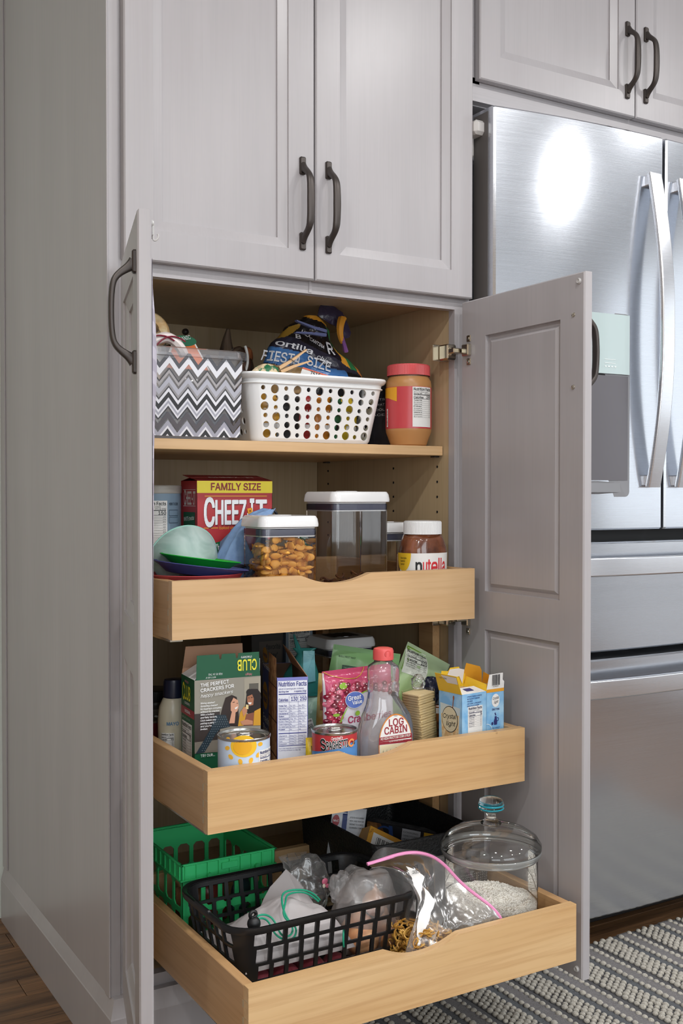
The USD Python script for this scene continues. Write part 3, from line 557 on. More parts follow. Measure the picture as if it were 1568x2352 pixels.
# 2 white basket with rows of round holes
import manifold3d as mf
def man(m): m = m.copy(); m.merge_vertices(); return mf.Manifold(mf.Mesh(np.asarray(m.vertices, np.float32), np.asarray(m.faces, np.uint32)))
def unman(m): q = m.to_mesh(); return tm(q.vert_properties[:, :3], q.tri_verts)
t = Thing('basket', 'white plastic basket with rows of round holes on the top shelf', 'basket', (.071, .235, ZS))
bo = [(.268, .220, .022, .004), (.276, .228, .026, .010), (.322, .262, .030, .132)]
B = man(loft(rings(bo)))-man(loft(rings([(w-.005, d-.005, r-.002, z+(.003 if i < 2 else .01)) for i, (w, d, r, z) in enumerate(bo)])))
cut = []
for c in range(11):
    for r in range(6):
        u = (c-5)/5; zz = .114-r*.0178-(.002 if c % 2 else 0); big = (r+(0 if c % 2 else 1)) % 3; rad = ((.0088, .0063, .0045) if c % 2 else (.0085, .0045, .0063))[big]
        x = u*(.112+.16*(zz-.02)); cut.append(move(trimesh.creation.cylinder(rad, .40, sections=22), x, 0, zz-.006, rx=90))
for c in range(8):
    for r in range(5): cut.append(move(trimesh.creation.cylinder(.0075 if (r+c) % 2 else .005, .5, sections=16), 0, -.075+c*.021, .108-r*.021, ry=90))
B = B-mf.Manifold.compose([man(c) for c in cut]) if hasattr(mf.Manifold, 'compose') else B
t('tub', unman(B), 'white_plastic', smooth=35)
t('rim', loft(rings([(.316, .256, .030, .124), (.331, .271, .034, .128), (.337, .277, .036, .134), (.335, .275, .036, .138), (.322, .262, .030, .138), (.317, .257, .03, .132)]), False, False), 'white_plastic', smooth=40)
t('rib', loft(rings([(.3200, .2600, .030, .1155), (.3232, .2632, .031, .1165), (.3238, .2638, .031, .1180), (.3215, .2612, .03, .119)]), False, False), 'white_plastic', smooth=40)
for x in (-.105, .105):
    for y in (-.085, .085): t('foot', box(x-.012, x+.012, y-.008, y+.008, 0, .006, .002), 'white_plastic')
# things inside, seen through the holes: small snack packets
pk = [('e0a63a', -.10, -.075), ('3a3a3c', -.055, -.08), ('b0302f', -.01, -.075), ('d8d4cc', -.085, -.03), ('d98a2b', .045, -.078), ('2f6b45', .088, -.076), ('e3c22c', .120, -.068)]
nm = {'e0a63a': 'golden yellow', '3a3a3c': 'charcoal', 'b0302f': 'red', 'd8d4cc': 'pale gray', 'd98a2b': 'orange', '2f6b45': 'green', 'e3c22c': 'bright yellow'}
for i, (c, x, y) in enumerate(pk):
    b = Thing('snack_packet', nm[c]+' snack packet seen through the holes of the white basket', 'packet', (.071+x*.86, .235+y, ZS+.012), rz=-8+5*i, group='snack packets in the white basket')
    mm, f_ = pillow(.052, .092, .018, 10, 12, 3, .002, i); b('packet', mm, foil('packet_'+c, c)); b('lettering', drape([txt('SNACK'[:4], .010, -.016, .05, .03, bold=True), rect(-.018, .02, .018, .03)], f_), 'ink_1b1b1d' if i % 2 else 'ink_f4f4f4', smooth=False)
# 3 big tortilla chip bag, folded over and clipped
t = Thing('chip_bag', 'black and blue family size chip bag folded over above the white basket', 'bag', (.093, .215, ZS+.1405))
zx = lambda p: ((p[0]-800)*.000220, (940-p[1])*.000192)
pr = [(1350, 380, 1400), (1150, 345, 1440), (940, 340, 1445), (870, 350, 1440), (800, 365, 1400), (740, 380, 1340), (690, 395, 1290), (620, 420, 1180), (560, 450, 1130), (500, 510, 1100), (440, 560, 1090), (380, 600, 1085), (320, 690, 1050), (270, 770, 1010), (235, 800, 960)]
R = []
for j, (yy, xa, xb) in enumerate(pr):
    (ax, z), (bx, _) = zx((xa, yy)), zx((xb, yy)); a = np.linspace(0, 2*PI, 72, endpoint=False); dep = .05*(1-.75*min(1, max(0, z)/.125)); q = np.column_stack([(ax+bx)/2+(bx-ax)/2*np.sign(np.cos(a))*np.abs(np.cos(a))**.8, dep*np.sin(a), np.full(72, z)])
    n = meshkit.fbm(np.column_stack([q[:, 0]*34, q[:, 1]*20, q[:, 2]*46]), 3, 5)-.5; q[:, 1] += .020*n*(1 if 0 < j else .2); q[:, 2] += .006*n; R.append(q)
m = loft(R); v, f = trimesh.remesh.subdivide_to_size(m.vertices, m.faces, .0055, max_iter=8); m = tm(v, f)
zones = [('side_print', '2f7d4a', [(1000, 340), (1090, 400), (1090, 480), (1170, 610), (1290, 690), (1330, 830), (1240, 810), (1190, 690), (1090, 560), (1065, 480)]), ('side_print', 'e5a23a', [(1090, 560), (1190, 690), (1240, 810), (1120, 745), (1135, 690)]), ('side_print', 'f0913f', [(1285, 670), (1460, 830), (1460, 930), (1320, 830)]),
    ('side_print', 'd4962f', [(760, 220), (940, 240), (1040, 300), (1030, 350), (960, 290), (880, 280), (800, 260)]), ('side_print', '9c7a2e', [(480, 520), (620, 380), (740, 330), (720, 380), (640, 450), (560, 500)]),
    ('blue_panel', '3f6fa8', [(330, 770), (400, 600), (690, 672), (760, 672), (870, 760), (960, 822), (1170, 840), (1195, 980), (700, 980), (690, 832), (480, 822)]), ('navy_band', '2b2a3a', [(400, 600), (430, 530), (520, 490), (640, 500), (900, 630), (1050, 700), (1400, 870), (1180, 850), (960, 822), (870, 760), (760, 672), (690, 672)]), ('clear_panel', 'a58558', [(300, 780), (480, 822), (690, 832), (700, 980), (690, 1400), (300, 1400)])]
ct = m.triangles_center; pts = shapely.points(ct[:, :2]*0+np.column_stack([ct[:, 0], ct[:, 2]])); left = np.ones(len(ct), bool)
for nme, c, pg in zones:
    s_ = shapely.contains(sg.Polygon([zx(p) for p in pg]), pts) & left & (ct[:, 1] < .004); left &= ~s_
    if s_.any(): q_ = tm(m.vertices, m.faces[s_]); q_.remove_unreferenced_vertices(); t(nme, q_, foil('bagprint_'+c, c, .25), smooth=True)
q_ = tm(m.vertices, m.faces[left]); q_.remove_unreferenced_vertices(); t('bag', q_, foil('bag_black', '15151a', .22), smooth=True)
import scipy.spatial
_kd = scipy.spatial.cKDTree(np.column_stack([m.vertices[m.vertices[:, 1] < .004][:, 0], m.vertices[m.vertices[:, 1] < .004][:, 2]])); _vy = m.vertices[m.vertices[:, 1] < .004][:, 1]
def bagface(x, z):
    d, i = _kd.query(np.column_stack([x, z]), k=5); return _vy[i].min(1)
tz = lambda s, x, y, hh, w, rot=0, **k_: txt(s, hh*.000176, *zx((x, y)), w*.000205, rot=rot, **k_)
t('lettering', drape([tz('FIESTA', 330, 755, 120, 350, -9, bold=True, lean=.15), tz('SIZE', 722, 800, 120, 270, -13, bold=True, lean=.1), tz('R', 980, 660, 150, 85, -4, bold=True), tz('CANTINA', 800, 520, 42, 175, -28, bold=True), tz('MEX', 720, 455, 55, 110, -20, bold=True), tz('B', 650, 510, 50, 60, -8, bold=True), tz('GRILL', 900, 400, 40, 110, -15, bold=True), tz('ortilla', 455, 590, 70, 380, -13, bold=True, lean=.2), tz('chips', 840, 720, 60, 170, -26, lean=.2)], bagface, .0016), ink('dcdde2'), smooth=False)
flap = sg.Polygon([zx(p) for p in ((925, 230), (950, 130), (985, 80), (1045, 82), (1200, 170), (1260, 270), (1312, 380), (1285, 442), (1205, 468), (1170, 430), (1120, 330), (1040, 300))])
fm = prism(flap, .0016); fm = dice(fm, .008); v = fm.vertices; v = np.column_stack([v[:, 0], -.012-v[:, 2]+2.2*(v[:, 0]-.06)**2+.006*(meshkit.fbm(np.column_stack([v[:, 0]*50, v[:, 1]*50, 0*v[:, 0]]), 2, 3)-.5), v[:, 1]]); t('folded_flap', tm(v, fm.faces), foil('flap_purple', '35304a', .18), smooth=40)
t('twisted_neck', tube(np.column_stack([*(np.array(zx(p)) for p in ()),]) if False else spline([(*(zx((1150, 250))[0:1]), -.030, zx((0, 250))[1]), (zx((1120, 340))[0], -.032, zx((0, 340))[1]), (zx((1125, 430))[0], -.030, zx((0, 430))[1]), (zx((1165, 520))[0], -.026, zx((0, 520))[1])], 16), np.linspace(.011, .006, 16), 7, squash=.6), foil('neck_orange', 'dd9a34'), smooth=False)
t('twisted_neck', tube(spline([(zx((1145, 430))[0], -.028, zx((0, 430))[1]), (zx((1170, 520))[0], -.028, zx((0, 520))[1]), (zx((1205, 610))[0], -.024, zx((0, 610))[1])], 12), np.linspace(.005, .009, 12), 7, squash=.6), foil('neck_purple', '8a5aa0'), smooth=False)
t = Thing('price_tag', 'white paper tag printed 7515 with an orange edge stuck in the white basket', 'tag', (.0795, .150, ZS+.135))
tg = lambda ms, l: onface(ms, (0, 0, 0), (1, 0, 0), (0, .2, 1), l); q = lambda *ps: pgon(*[((x-820)*.000205, (945-y)*.000176) for x, y in ps])
t('card', tg([q((650, 965), (712, 812), (1040, 902), (1010, 990))], 0), 'paper_white', smooth=False); t('card_edge', tg([q((706, 825), (716, 806), (1045, 898), (1038, 914)), q((1030, 905), (1045, 900), (1022, 980), (1005, 985))], .0005), ink('d9603c'), smooth=False)
t('lettering', tg([txt('7515', .0095, -.0065, .0085, .0235, bold=True, rot=-13), txt('8:08 p', .0042, -.011, .0008, .02, rot=-10), *[ring(.034, .002, .006, .0008)]], .0008), 'ink_1b1b1d', smooth=False)
def clothespin(name, label, mat_, loc, rz, rx, ry=0):
    t = Thing(name, label, 'clothespin', loc, rz, rx=rx, ry=ry)
    for s in (-1, 1):
        prof = sg.Polygon([(0, .0008), (.030, .0030), (.072, .0105), (.074, .0135), (.030, .0085), (.010, .0080), (0, .0070)]); m_ = move(upright(prism(prof, .009)), y=.0045); t('prong', m_ if s > 0 else move(m_, s=(1, 1, -1)), mat_, smooth=False)
    a = np.linspace(0, 6*PI, 50); t('spring', [tube(np.column_stack([.032+.0042*np.cos(a), -.006+.012*a/(6*PI), .0042*np.sin(a)]), .0007, 6), tube([(.036, -.0065, 0), (.030, -.0065, .010), (.030, .004, .0105)], .0007, 6)], 'spring_wire')
    return t
clothespin('clothespin', 'natural wood clothespin clipping a green and tan packet in the white basket', 'tan_wood', (-.015, .118, ZS+.145), 0, 0, -27)
plain('blue_paint', '5a6390', .5); clothespin('clothespin', 'blue painted clothespin clipped on the folded chip bag', 'blue_paint', (.112, .155, ZS+.232), 182, 0, -6)
b = Thing('sugar_packet', 'crumpled green and tan packet held by the wooden clothespin', 'packet', (-.042, .120, ZS+.125))
b('packet', move(crumple(.030, .016, .020, 4, .3, 2.2, 3), z=-.004), speck('packet_tan', '1f6b44', 'dcc7a2', 60, .5, .1, (.44, .5)), smooth=False)
# black bag between basket and jar
b = Thing('dark_pouch', 'black printed pouch squeezed between the white basket and the peanut butter jar', 'bag', (.246, .190, ZS), rz=-68)
mm, f_ = pillow(.11, .135, .016, 16, 16, 3, .002, 8); b('pouch', mm, foil('pouch_black', '24242a')); b('lettering', drape([txt(s, .0045, -.045, .10-.011*i, .085) for i, s in enumerate(('INGREDIENTS', 'CONTAINS WHEAT', 'KEEP IN A COOL', 'DRY PLACE'))], f_), ink('b9b9bd'), smooth=False)
# 4 peanut butter jar
t = Thing('peanut_butter_jar', 'peanut butter jar with a coral red lid at the right end of the shelf', 'jar', (.286, .106, ZS))
t('jar', lathe([(0, 0), (.034, 0), (.038, .003), (.0478, .030), (.0484, .036), (.0484, .128), (.0470, .137), (.0435, .143), (.042, .146), (.042, .150)], 56), 'peanut'); t('neck', lathe([(.0415, .141), (.0425, .143), (.0425, .150)], 48), ink('6e4a34'))
def ribbed(r, z0, z1, n=90, dome=.002):
    a = np.linspace(0, 2*PI, n*2, endpoint=False); rr = np.where(np.arange(n*2) % 2, r, r-.0007); ring_ = lambda s, z: np.column_stack([s*np.cos(a), s*np.sin(a), np.full(n*2, z)])
    return loft([ring_(rr, z0), ring_(rr, z1-.003), ring_(np.full(n*2, r-.0012), z1-.001), ring_(np.full(n*2, r-.003), z1), ring_(np.full(n*2, r*.5), z1+dome*.4)], False, True)
plain('coral_plastic', 'd75a5c', .35); t('lid', ribbed(.0455, .148, .171), 'coral_plastic', smooth=25)
t('label', lathe([(.0487, .036), (.0488, .037), (.0488, .122), (.0487, .123)], 72), ink('c8474d', .3), smooth=True)
W = lambda ms, l, st=.006: wrap(ms, .0488, -124, .036, l, st)
t('label_flash', W([pgon((-.074, .086), (-.0255, .086), (-.0255, .056), (-.050, .064), (-.074, .066))], .0003), ink('e8a623'), smooth=True)
p, ms = nutri(.049, .083, '190', 9); a = t('nutrition_label', W([move(p, .008, .003)], .0004), 'paper_white', smooth=True); part(a, 'lettering', W([move(m_, .008, .003) for m_ in ms], .0008, .01), 'ink_1b1b1d', smooth=False)
a = t('badge', W([rect(-.0580, .004, -.0525, .042)], .0004), 'paper_white', smooth=True); part(a, 'lettering', W([txt('NET 40', .0032, -.0538, .008, .030, rot=90)], .0008), 'ink_1b1b1d', smooth=False)

# ================================================================ TOP DRAWER
# 5 canister
t = Thing('oat_canister', 'blue gray cardboard canister standing behind the teal bowl', 'canister', (-.226, .245, ZU))
t('tube', lathe([(0, 0), (.05, 0), (.05, .246), (0, .246)], 56), ink('7f97ab', .5), smooth=35); t('lid', lathe([(.0505, .236), (.0515, .238), (.0515, .250), (.050, .252), (0, .2515)], 56), ink('a9a59e', .4), smooth=35)
W = lambda ms, l: wrap(ms, .05, -105, 0, l, .008)
p, ms = nutri(.056, .150, '150', 9, names=('Total Fat 3g', 'Sat. Fat', 'Sodium', 'Total Carb', 'Fiber 4g', 'Sugars 1g', 'Protein 5g')); a = t('nutrition_label', W([move(p, -.038, .072)], .0004), 'paper_white', smooth=True); part(a, 'lettering', W([move(m_, -.038, .072) for m_ in ms], .0008), 'ink_1b1b1d', smooth=False)
t('lettering', W([txt('HOW TO COOK', .005, .022, .213, .024, bold=True)]+[flat(sg.box(.022, z, .046, z+.012).difference(sg.box(.0225, z+.0008, .0455, z+.0112))) for z in (.192, .178)]+[flat(sg.box(.028, z, .038, z+.02).buffer(.001).difference(sg.box(.028, z, .038, z+.02))) for z in (.145, .11)]+[txt('STOVE TOP', .003, .023, z, .02) for z in (.136, .102)], .0006), ink('30404f'), smooth=False)
# 6 red cheese cracker box
def carton(t, w, d, h, mat_, z0=0, open_=True, inner='kraft_dark', th=.0006):
    m_ = [box(-w/2, w/2, -d/2, -d/2+th, z0, h), box(-w/2, w/2, d/2-th, d/2, z0, h), box(-w/2, -w/2+th, -d/2, d/2, z0, h), box(w/2-th, w/2, -d/2, d/2, z0, h), box(-w/2, w/2, -d/2, d/2, z0, z0+th)]
    if not open_: m_.append(box(-w/2, w/2, -d/2, d/2, h-th, h))
    c_ = t('carton', m_, mat_, smooth=False)
    if open_: part(c_, 'inside', [box(-w/2+th, w/2-th, -d/2+th, -d/2+th*1.3, z0+th, h-.0004), box(-w/2+th, w/2-th, d/2-th*1.3, d/2-th, z0+th, h-.0004), box(-w/2+th, -w/2+th*1.3, -d/2+th, d/2-th, z0+th, h-.0004), box(w/2-th*1.3, w/2-th, -d/2+th, d/2-th, z0+th, h-.0004)], inner, smooth=False)
    return c_
w, d, h = .163, .080, .2615
t = Thing('cracker_box', 'red cheese cracker box with a yellow FAMILY SIZE band standing behind the bowl', 'box', (-.0965, .190, ZU))
carton(t, w, d, h, ink('b5353a', .4), open_=False)
F = lambda ms, l=.0004: front(ms, -w/2, -d/2, 0, l); Lf = lambda ms, l=.0004: leftf(ms, -w/2, d/2, 0, l)
a = t('yellow_band', F([rect(0, h-.0245, w, h-.0008)]), ink('f0dc3a', .35), smooth=False); part(a, 'lettering', F([txt('FAMILY SIZE', .0135, .029, h-.019, .108, bold=True), txt('FAMILY SIZE', .0135, .0293, h-.0187, .108, bold=True)], .0008), ink('8d2a2c'), smooth=False)
t('rule', F([rect(.016, h-.0315, w-.012, h-.0298), rect(.014, h-.0935, .044, h-.0920)], .0006), ink('eaa83b'), smooth=False)
big = lambda dx, dy: [txt('C', .054, .0145+dx, h-.089+dy, .022, bold=True), txt('HEEZ', .046, .0385+dx, h-.0855+dy, .066, bold=True), txt('-', .05, .107+dx, h-.09+dy, .008, bold=True), txt('I', .050, .113+dx, h-.087+dy, .009, bold=True), txt('T', .046, .126+dx, h-.085+dy, .024, bold=True)]
t('logo_shadow', F(big(.0018, -.0016)+big(.0009, -.0022), .0006), ink('6e2024'), smooth=False); a = t('logo', F(big(0, 0)+big(.0007, .0003)+big(-.0006, 0), .0010), ink('eef0f4'), smooth=False)
part(a, 'cracker_motif', F([move(rect(-.0055, -.0055, .0055, .0055), .113, h-.060, rz=10)], .0014), ink('eca02c'), smooth=False); part(a, 'cracker_motif', F([oval(.113, h-.060, .0014)], .0018), ink('5d2418'), smooth=False)
t('lettering', F([txt('baked snack crackers', .0058, .047, h-.0955, .075)], .0006), ink('eaa83b'), smooth=False)
t('green_panel', F([pgon((.016, h-.128), (.075, h-.112), (.150, h-.110), (.150, h-.170), (.030, h-.170), (.020, h-.150))], .0006), ink('12733f'), smooth=False); t('lettering', F([txt('WHITE', .012, .030, h-.138, .045, bold=True, rot=8), txt('cheddar', .012, .034, h-.155, .055, rot=8)], .0010), ink('f4f4f4'), smooth=False)
t('side_logo', Lf([txt('C', .029, .016, h-.048, .010, bold=True), txt('HEEZ-IT', .025, .027, h-.047, .046, bold=True), rect(.012, h-.0185, .074, h-.0175), rect(.012, h-.0505, .074, h-.0495)]), ink('e8e2dc'), smooth=False)
a = t('side_badge', Lf([rect(.014, h-.092, .072, h-.062)], .0006), ink('155c36'), smooth=False); part(a, 'lettering', Lf([txt('WHITE cheddar', .0075, .017, h-.080, .052, bold=True, rot=4)], .0010), ink('e8efe8'), smooth=False)
t('cheese_wedge', Lf([pgon((.018, h-.118), (.044, h-.098), (.068, h-.126), (.064, h-.132))], .0006), ink('d9b36a'), smooth=False)
t('top_flap', [move(box(-w/2, w/2, -.0004, .0004, 0, d*.9), y=-d/2+.001, z=h, rx=-81), move(box(-w/2+.002, w/2-.002, -.0004, .0004, 0, d*.55), y=d/2, z=h, rx=82)], ink('8c2529', .45), smooth=False); t('lettering', [onface([txt('CHEEZ-IT', .014, -.05, .01, .10, bold=True)], (0, -d/2, h+.0035), (1, 0, 0), (0, .99, .155), .0002)], ink('d8c6c4'), smooth=False)
# 7 teal bowl lying on its side
def marble(name, c0, c1, scale, rough): 
    N = {'t': ('texture_coordinate', {}), 'n': ('noise_texture', {'scale': scale, 'detail': 3.0, 'distortion': .8}), 'r': ('rgb_ramp', {'ramp': [(.35, lin(c0)), (.65, lin(c1))]}), 'p': ('principled_bsdf', {'roughness': rough, 'specular_ior_level': .5})}
    M[name] = usdkit.material(stage, '/World/Looks/'+name, N, [('t.object', 'n.vector'), ('n.fac', 'r.fac'), ('r.color', 'p.base_color')], surface='p.BSDF'); return name
bp = [(0, 0), (.030, 0), (.033, .002), (.058, .022), (.068, .042), (.0705, .052), (.0712, .0535), (.0700, .0540), (.066, .042), (.056, .024), (.030, .0045), (0, .004)]
t = Thing('bowl', 'pale teal plastic bowl tipped on its edge at the left of the top drawer', 'bowl', (-.222, .060, ZU+.090), rz=4, rx=-68)
t('bowl', lathe(bp, 64), marble('teal_bowl', '8ea8a2', 'b6c9c4', 18, .38)); t('rim', lathe([(.0702, .0525), (.0722, .0530), (.0722, .0548), (.0700, .0548), (.0702, .0525)], 64), ink('9fd0c4', .3))
# 8 nested plates
def plate(name, label, mat_, z, x, y, tx, ty, r=.088, dp=.0165):
    t = Thing(name, label, 'plate', (x, y, z), rx=tx, ry=ty); pr_ = [(0, 0), (r*.66, 0), (r*.72, .0015), (r*.86, dp*.62), (r*.985, dp*.93), (r, dp), (r*.985, dp+.0012), (r*.85, dp*.72), (r*.70, .0035), (0, .0022)]
    t('plate', lathe(pr_, 64), mat_, smooth=40); return t
plain('green_plastic', '12a52e', .35); plain('blue_plastic', '454a86', .35); plain('red_plastic', 'a03a3c', .4)
t = Thing('red_bowl', 'dark red plastic bowl under the blue plate in the top drawer', 'bowl', (-.232, .028, ZU)); t('bowl', lathe([(0, 0), (.045, 0), (.048, .003), (.068, .062), (.083, .089), (.0845, .091), (.083, .0925), (.065, .063), (.046, .006), (0, .004)], 64), 'red_plastic', smooth=40)
plate('plate', 'blue plastic plate resting on the dark red bowl', 'blue_plastic', ZU+.0880, -.2250, .026, 1, 7.0, .0870, .018); plate('plate', 'bright green plastic plate stacked on the blue plate', 'green_plastic', ZU+.1040, -.2260, .026, 1, 7.5, .0740, .015)
# 9 light blue cloth bag
t = Thing('cloth_bag', 'light blue cloth lunch bag slumped in front of the red cracker box', 'bag', (-.100, .106, ZU))
sp = [(.000, .045, .028, -.015), (.05, .052, .032, -.02), (.10, .050, .030, -.012), (.14, .042, .026, .0), (.165, .036, .022, .012), (.185, .030, .018, .026), (.198, .022, .014, .042), (.2055, .013, .010, .056), (.203, .004, .004, .064)]; R = []
for z, rx_, ry_, cx in sp:
    a = np.linspace(0, 2*PI, 48, endpoint=False); n = meshkit.fbm(np.column_stack([np.cos(a)*3, np.sin(a)*3, np.full(48, z*22)]), 3, 6)-.5; R.append(np.column_stack([cx+rx_*np.cos(a)*(1+.5*n), ry_*np.sin(a)*(1+.6*n), z+.012*n]))
t('cloth', loft(R), speck('blue_cloth', '6f8db8', '86a3cb', 30, .85, .25), smooth=True); [t('trim_band', q_, ink('23262f')) for q_ in (tube(spline([(-.062, -.028, .052), (-.045, -.042, .096), (-.022, -.042, .098), (-.008, -.040, .083)], 18), .0035, 7), tube(spline([(.061, -.004, .205), (.067, -.006, .199), (.071, -.004, .192)], 8), .003, 6))]
t('fold', loft([np.column_stack([-.055+r_*np.cos(np.linspace(0, 2*PI, 32, endpoint=False)), -.035+.5*r_*np.sin(np.linspace(0, 2*PI, 32, endpoint=False)), np.full(32, z)]) for z, r_ in ((.0, .040), (.06, .036), (.085, .026), (.10, .010))]), 'blue_cloth', smooth=True)
# 10-12 pop-top containers
def pop_box(label, loc, rz, w, d, h, name='food_container', tilt=0):
    t = Thing(name, label, 'container', loc, rz); lw, ld = w+.010, d+.010
    t('tub', [loft(rings([(w-.008, d-.008, .010, 0), (w, d, .012, .004), (w, d, .012, h-.0245)]), True, False), loft(rings([(w-.004, d-.004, .010, h-.0245), (w, d, .012, h-.0245)]), False, False)], 'acrylic', smooth=35)
    t('gasket', loft(rings([(w-.006, d-.006, .01, h-.0365), (w-.0045, d-.0045, .01, h-.0345), (w-.0045, d-.0045, .01, h-.0265), (w-.006, d-.006, .01, h-.0245)])), ink('5b5e70', .4), smooth=35)
    for z in (h-.0390, h-.0240): t('seal_ring', loft(rings([(w-.0035, d-.0035, .012, z), (w-.0030, d-.0030, .012, z+.0022)])), 'white_plastic', smooth=35)
    t('lid', loft(rings([(w-.002, d-.002, .014, h-.0215), (lw, ld, .018, h-.0205), (lw+.0005, ld+.0005, .018, h-.0160), (lw-.003, ld-.003, .017, h-.006), (lw-.010, ld-.010, .014, h-.0008), (lw-.016, ld-.016, .012, h)])), 'white_gloss', smooth=40)
    bm = 1 if min(w, d) > .08 else .55; t('button', lathe([(.0, h), (.022*bm, h), (.022*bm, h+.0008), (.020*bm, h+.0012), (0, h+.001)], 32), 'white_plastic'); return t
pop_box('clear container with a white lid full of orange fish crackers', (-.070, .012, ZU), -4, .112, .100, .195)
pop_box('tall clear container with a white lid and a few brown twists at the bottom', (.120, .085, ZU), 0, .128, .122, .240)
pop_box('small clear container with a white lid half hidden behind the brown spread jar', (.248, .125, ZU), 0, .075, .075, .176)
t = Thing('fish_cracker', 'small orange fish shaped cracker in the white lidded container', 'cracker', (0, 0, 0), group='fish crackers in the container')
fish = cat([move(trimesh.creation.icosphere(subdivisions=2), s=(.0098, .0072, .0040)), loft([np.column_stack([np.full(8, x), wy*np.cos(np.linspace(0, 2*PI, 8, endpoint=False)), hz*np.sin(np.linspace(0, 2*PI, 8, endpoint=False))]) for x, wy, hz in ((-.0065, .0020, .0022), (-.0095, .0030, .0022), (-.0128, .0055, .0016))])]); plain('cheese_cracker', 'eeb04e', .6)
FISH = []
cx, cy, cr = -.070, .012, math.radians(-4)
for iz in range(12):
    for ix in range(6):
        for iy in range(5):
            top = .136+.014*ix/5+.010*math.sin(ix*2+iy)
            z = .009+iz*.0125
            if (iy > 1 and ix > 1 and iz < 9) or iz < 3 or z > top: continue
            FISH.append((-.042+ix*.0168+rng.normal(0, .002), -.037+iy*.0155+rng.normal(0, .002), z+rng.normal(0, .0042)))
first = True
t('cracker', fish, 'cheese_cracker', smooth=True)
for x, y, z in FISH:
    X, Y = cx+x*math.cos(cr)-y*math.sin(cr), cy+x*math.sin(cr)+y*math.cos(cr); rz_, rx_ = rng.uniform(0, 360), rng.choice([rng.normal(0, 18), rng.normal(75, 15)])
    if first: t.prim.GetAttribute('xformOp:translate').Set(Gf.Vec3d(X, Y, ZU+z)); first = False; continue
    c_ = Thing('fish_cracker', 'small orange fish shaped cracker in the white lidded container', 'cracker', (X, Y, ZU+z), rz_, 'fish crackers in the container', rx=rx_)
    c_.prim.GetReferences().AddInternalReference(t.path); c_.prim.SetInstanceable(True)
bk = box(-.036, .049, -.030, .043, .006, .118, .01); bk = dice(bk, .008); bk.vertices = bk.vertices+(.006*(meshkit.fbm(bk.vertices*90, 2, 3)-.5))[:, None]; solo('cracker_pile', move(bk, cx, cy, ZU, rz=-4), speck('pile_orange', 'c57f33', 'e5a548', 110, .7, .6), 'packed middle of the orange fish crackers in the white lidded container', 'crackers', kind='stuff')
tw = []
for i in range(60):
    a = np.linspace(0, rng.uniform(3.5, 6), 12); r_ = rng.uniform(.008, .013); p = np.column_stack([r_*np.cos(a), r_*np.sin(a), .002*np.sin(2*a)]); m_ = move(tube(p, .0022, 6), rz=rng.uniform(0, 360), rx=rng.normal(0, 30)); tw.append(move(m_, .120+rng.uniform(-.045, .045), .085+rng.uniform(-.042, .042), ZU+.010+rng.uniform(0, .062)))
solo('snack_twists', tw, speck('brown_twist', '4a2a16', '7a4c28', 60), 'few brown snack twists left in the tall clear container', 'snack', kind='stuff')
# 13 chocolate spread jar
t = Thing('spread_jar', 'chocolate spread jar with a white screw cap at the right of the top drawer', 'jar', (.250, .003, ZU))
def ov(z, wx, wy): a = np.linspace(0, 2*PI, 64, endpoint=False); p_ = .82; return np.column_stack([wx*np.sign(np.cos(a))*np.abs(np.cos(a))**p_, wy*np.sign(np.sin(a))*np.abs(np.sin(a))**p_, np.full(64, z)])
prof = [(0, .044, .036), (.004, .048, .039), (.05, .0485, .0395), (.118, .0495, .0400), (.128, .048, .039), (.142, .043, .0365), (.153, .0375, .0345)]
t('jar', loft([ov(*q_) for q_ in prof], True, True), speck('chocolate', '4a2413', '8a5236', 22, .12, .25, (.35, .65), coat_weight=.8), smooth=True); t('neck', lathe([(.036, .150), (.0365, .158)], 48), ink('6b3a22', .15))
t('cap', move(ribbed(.0385, .1545, .181, 80), 0, 0, 0), 'white_plastic', smooth=25)
def ovw(ms, l, z=0):
    m_ = dice(cat(ms), .006); v = m_.vertices; a = -PI/2+math.radians(-18)+v[:, 0]/.0445; zz = v[:, 1]+z; k_ = np.clip((zz-.05)/.068, 0, 1); wx, wy = .0487+.001*k_+l, .0396+.0006*k_+l; c_, s_ = np.cos(a), np.sin(a); return tm(np.column_stack([wx*np.sign(c_)*np.abs(c_)**.82, wy*np.sign(s_)*np.abs(s_)**.82, zz]), m_.faces)
t('label', ovw([rect(-.062, .030, .062, .1175)], .0004), 'paper_white', smooth=True)
t('lettering', ovw([txt('n', .029, -.0215, .078, .0140, bold=True)], .0009), 'ink_1b1b1d', smooth=False); t('lettering', ovw([txt('utella', .029, -.0060, .078, .0440, bold=True)], .0009), ink('d6363d'), smooth=False)
a = t('label_flash', ovw([oval(-.052, .1175, .020, .036, 30, 180, 360)], .0007), ink('eec22d'), smooth=True); part(a, 'lettering', ovw([txt(s, .0038, -.0585, .106-.006*i, w_) for i, (s, w_) in enumerate((('the original', .015), ('hazelnut', .011), ('spread', .009)))], .0011), 'ink_1b1b1d', smooth=False)

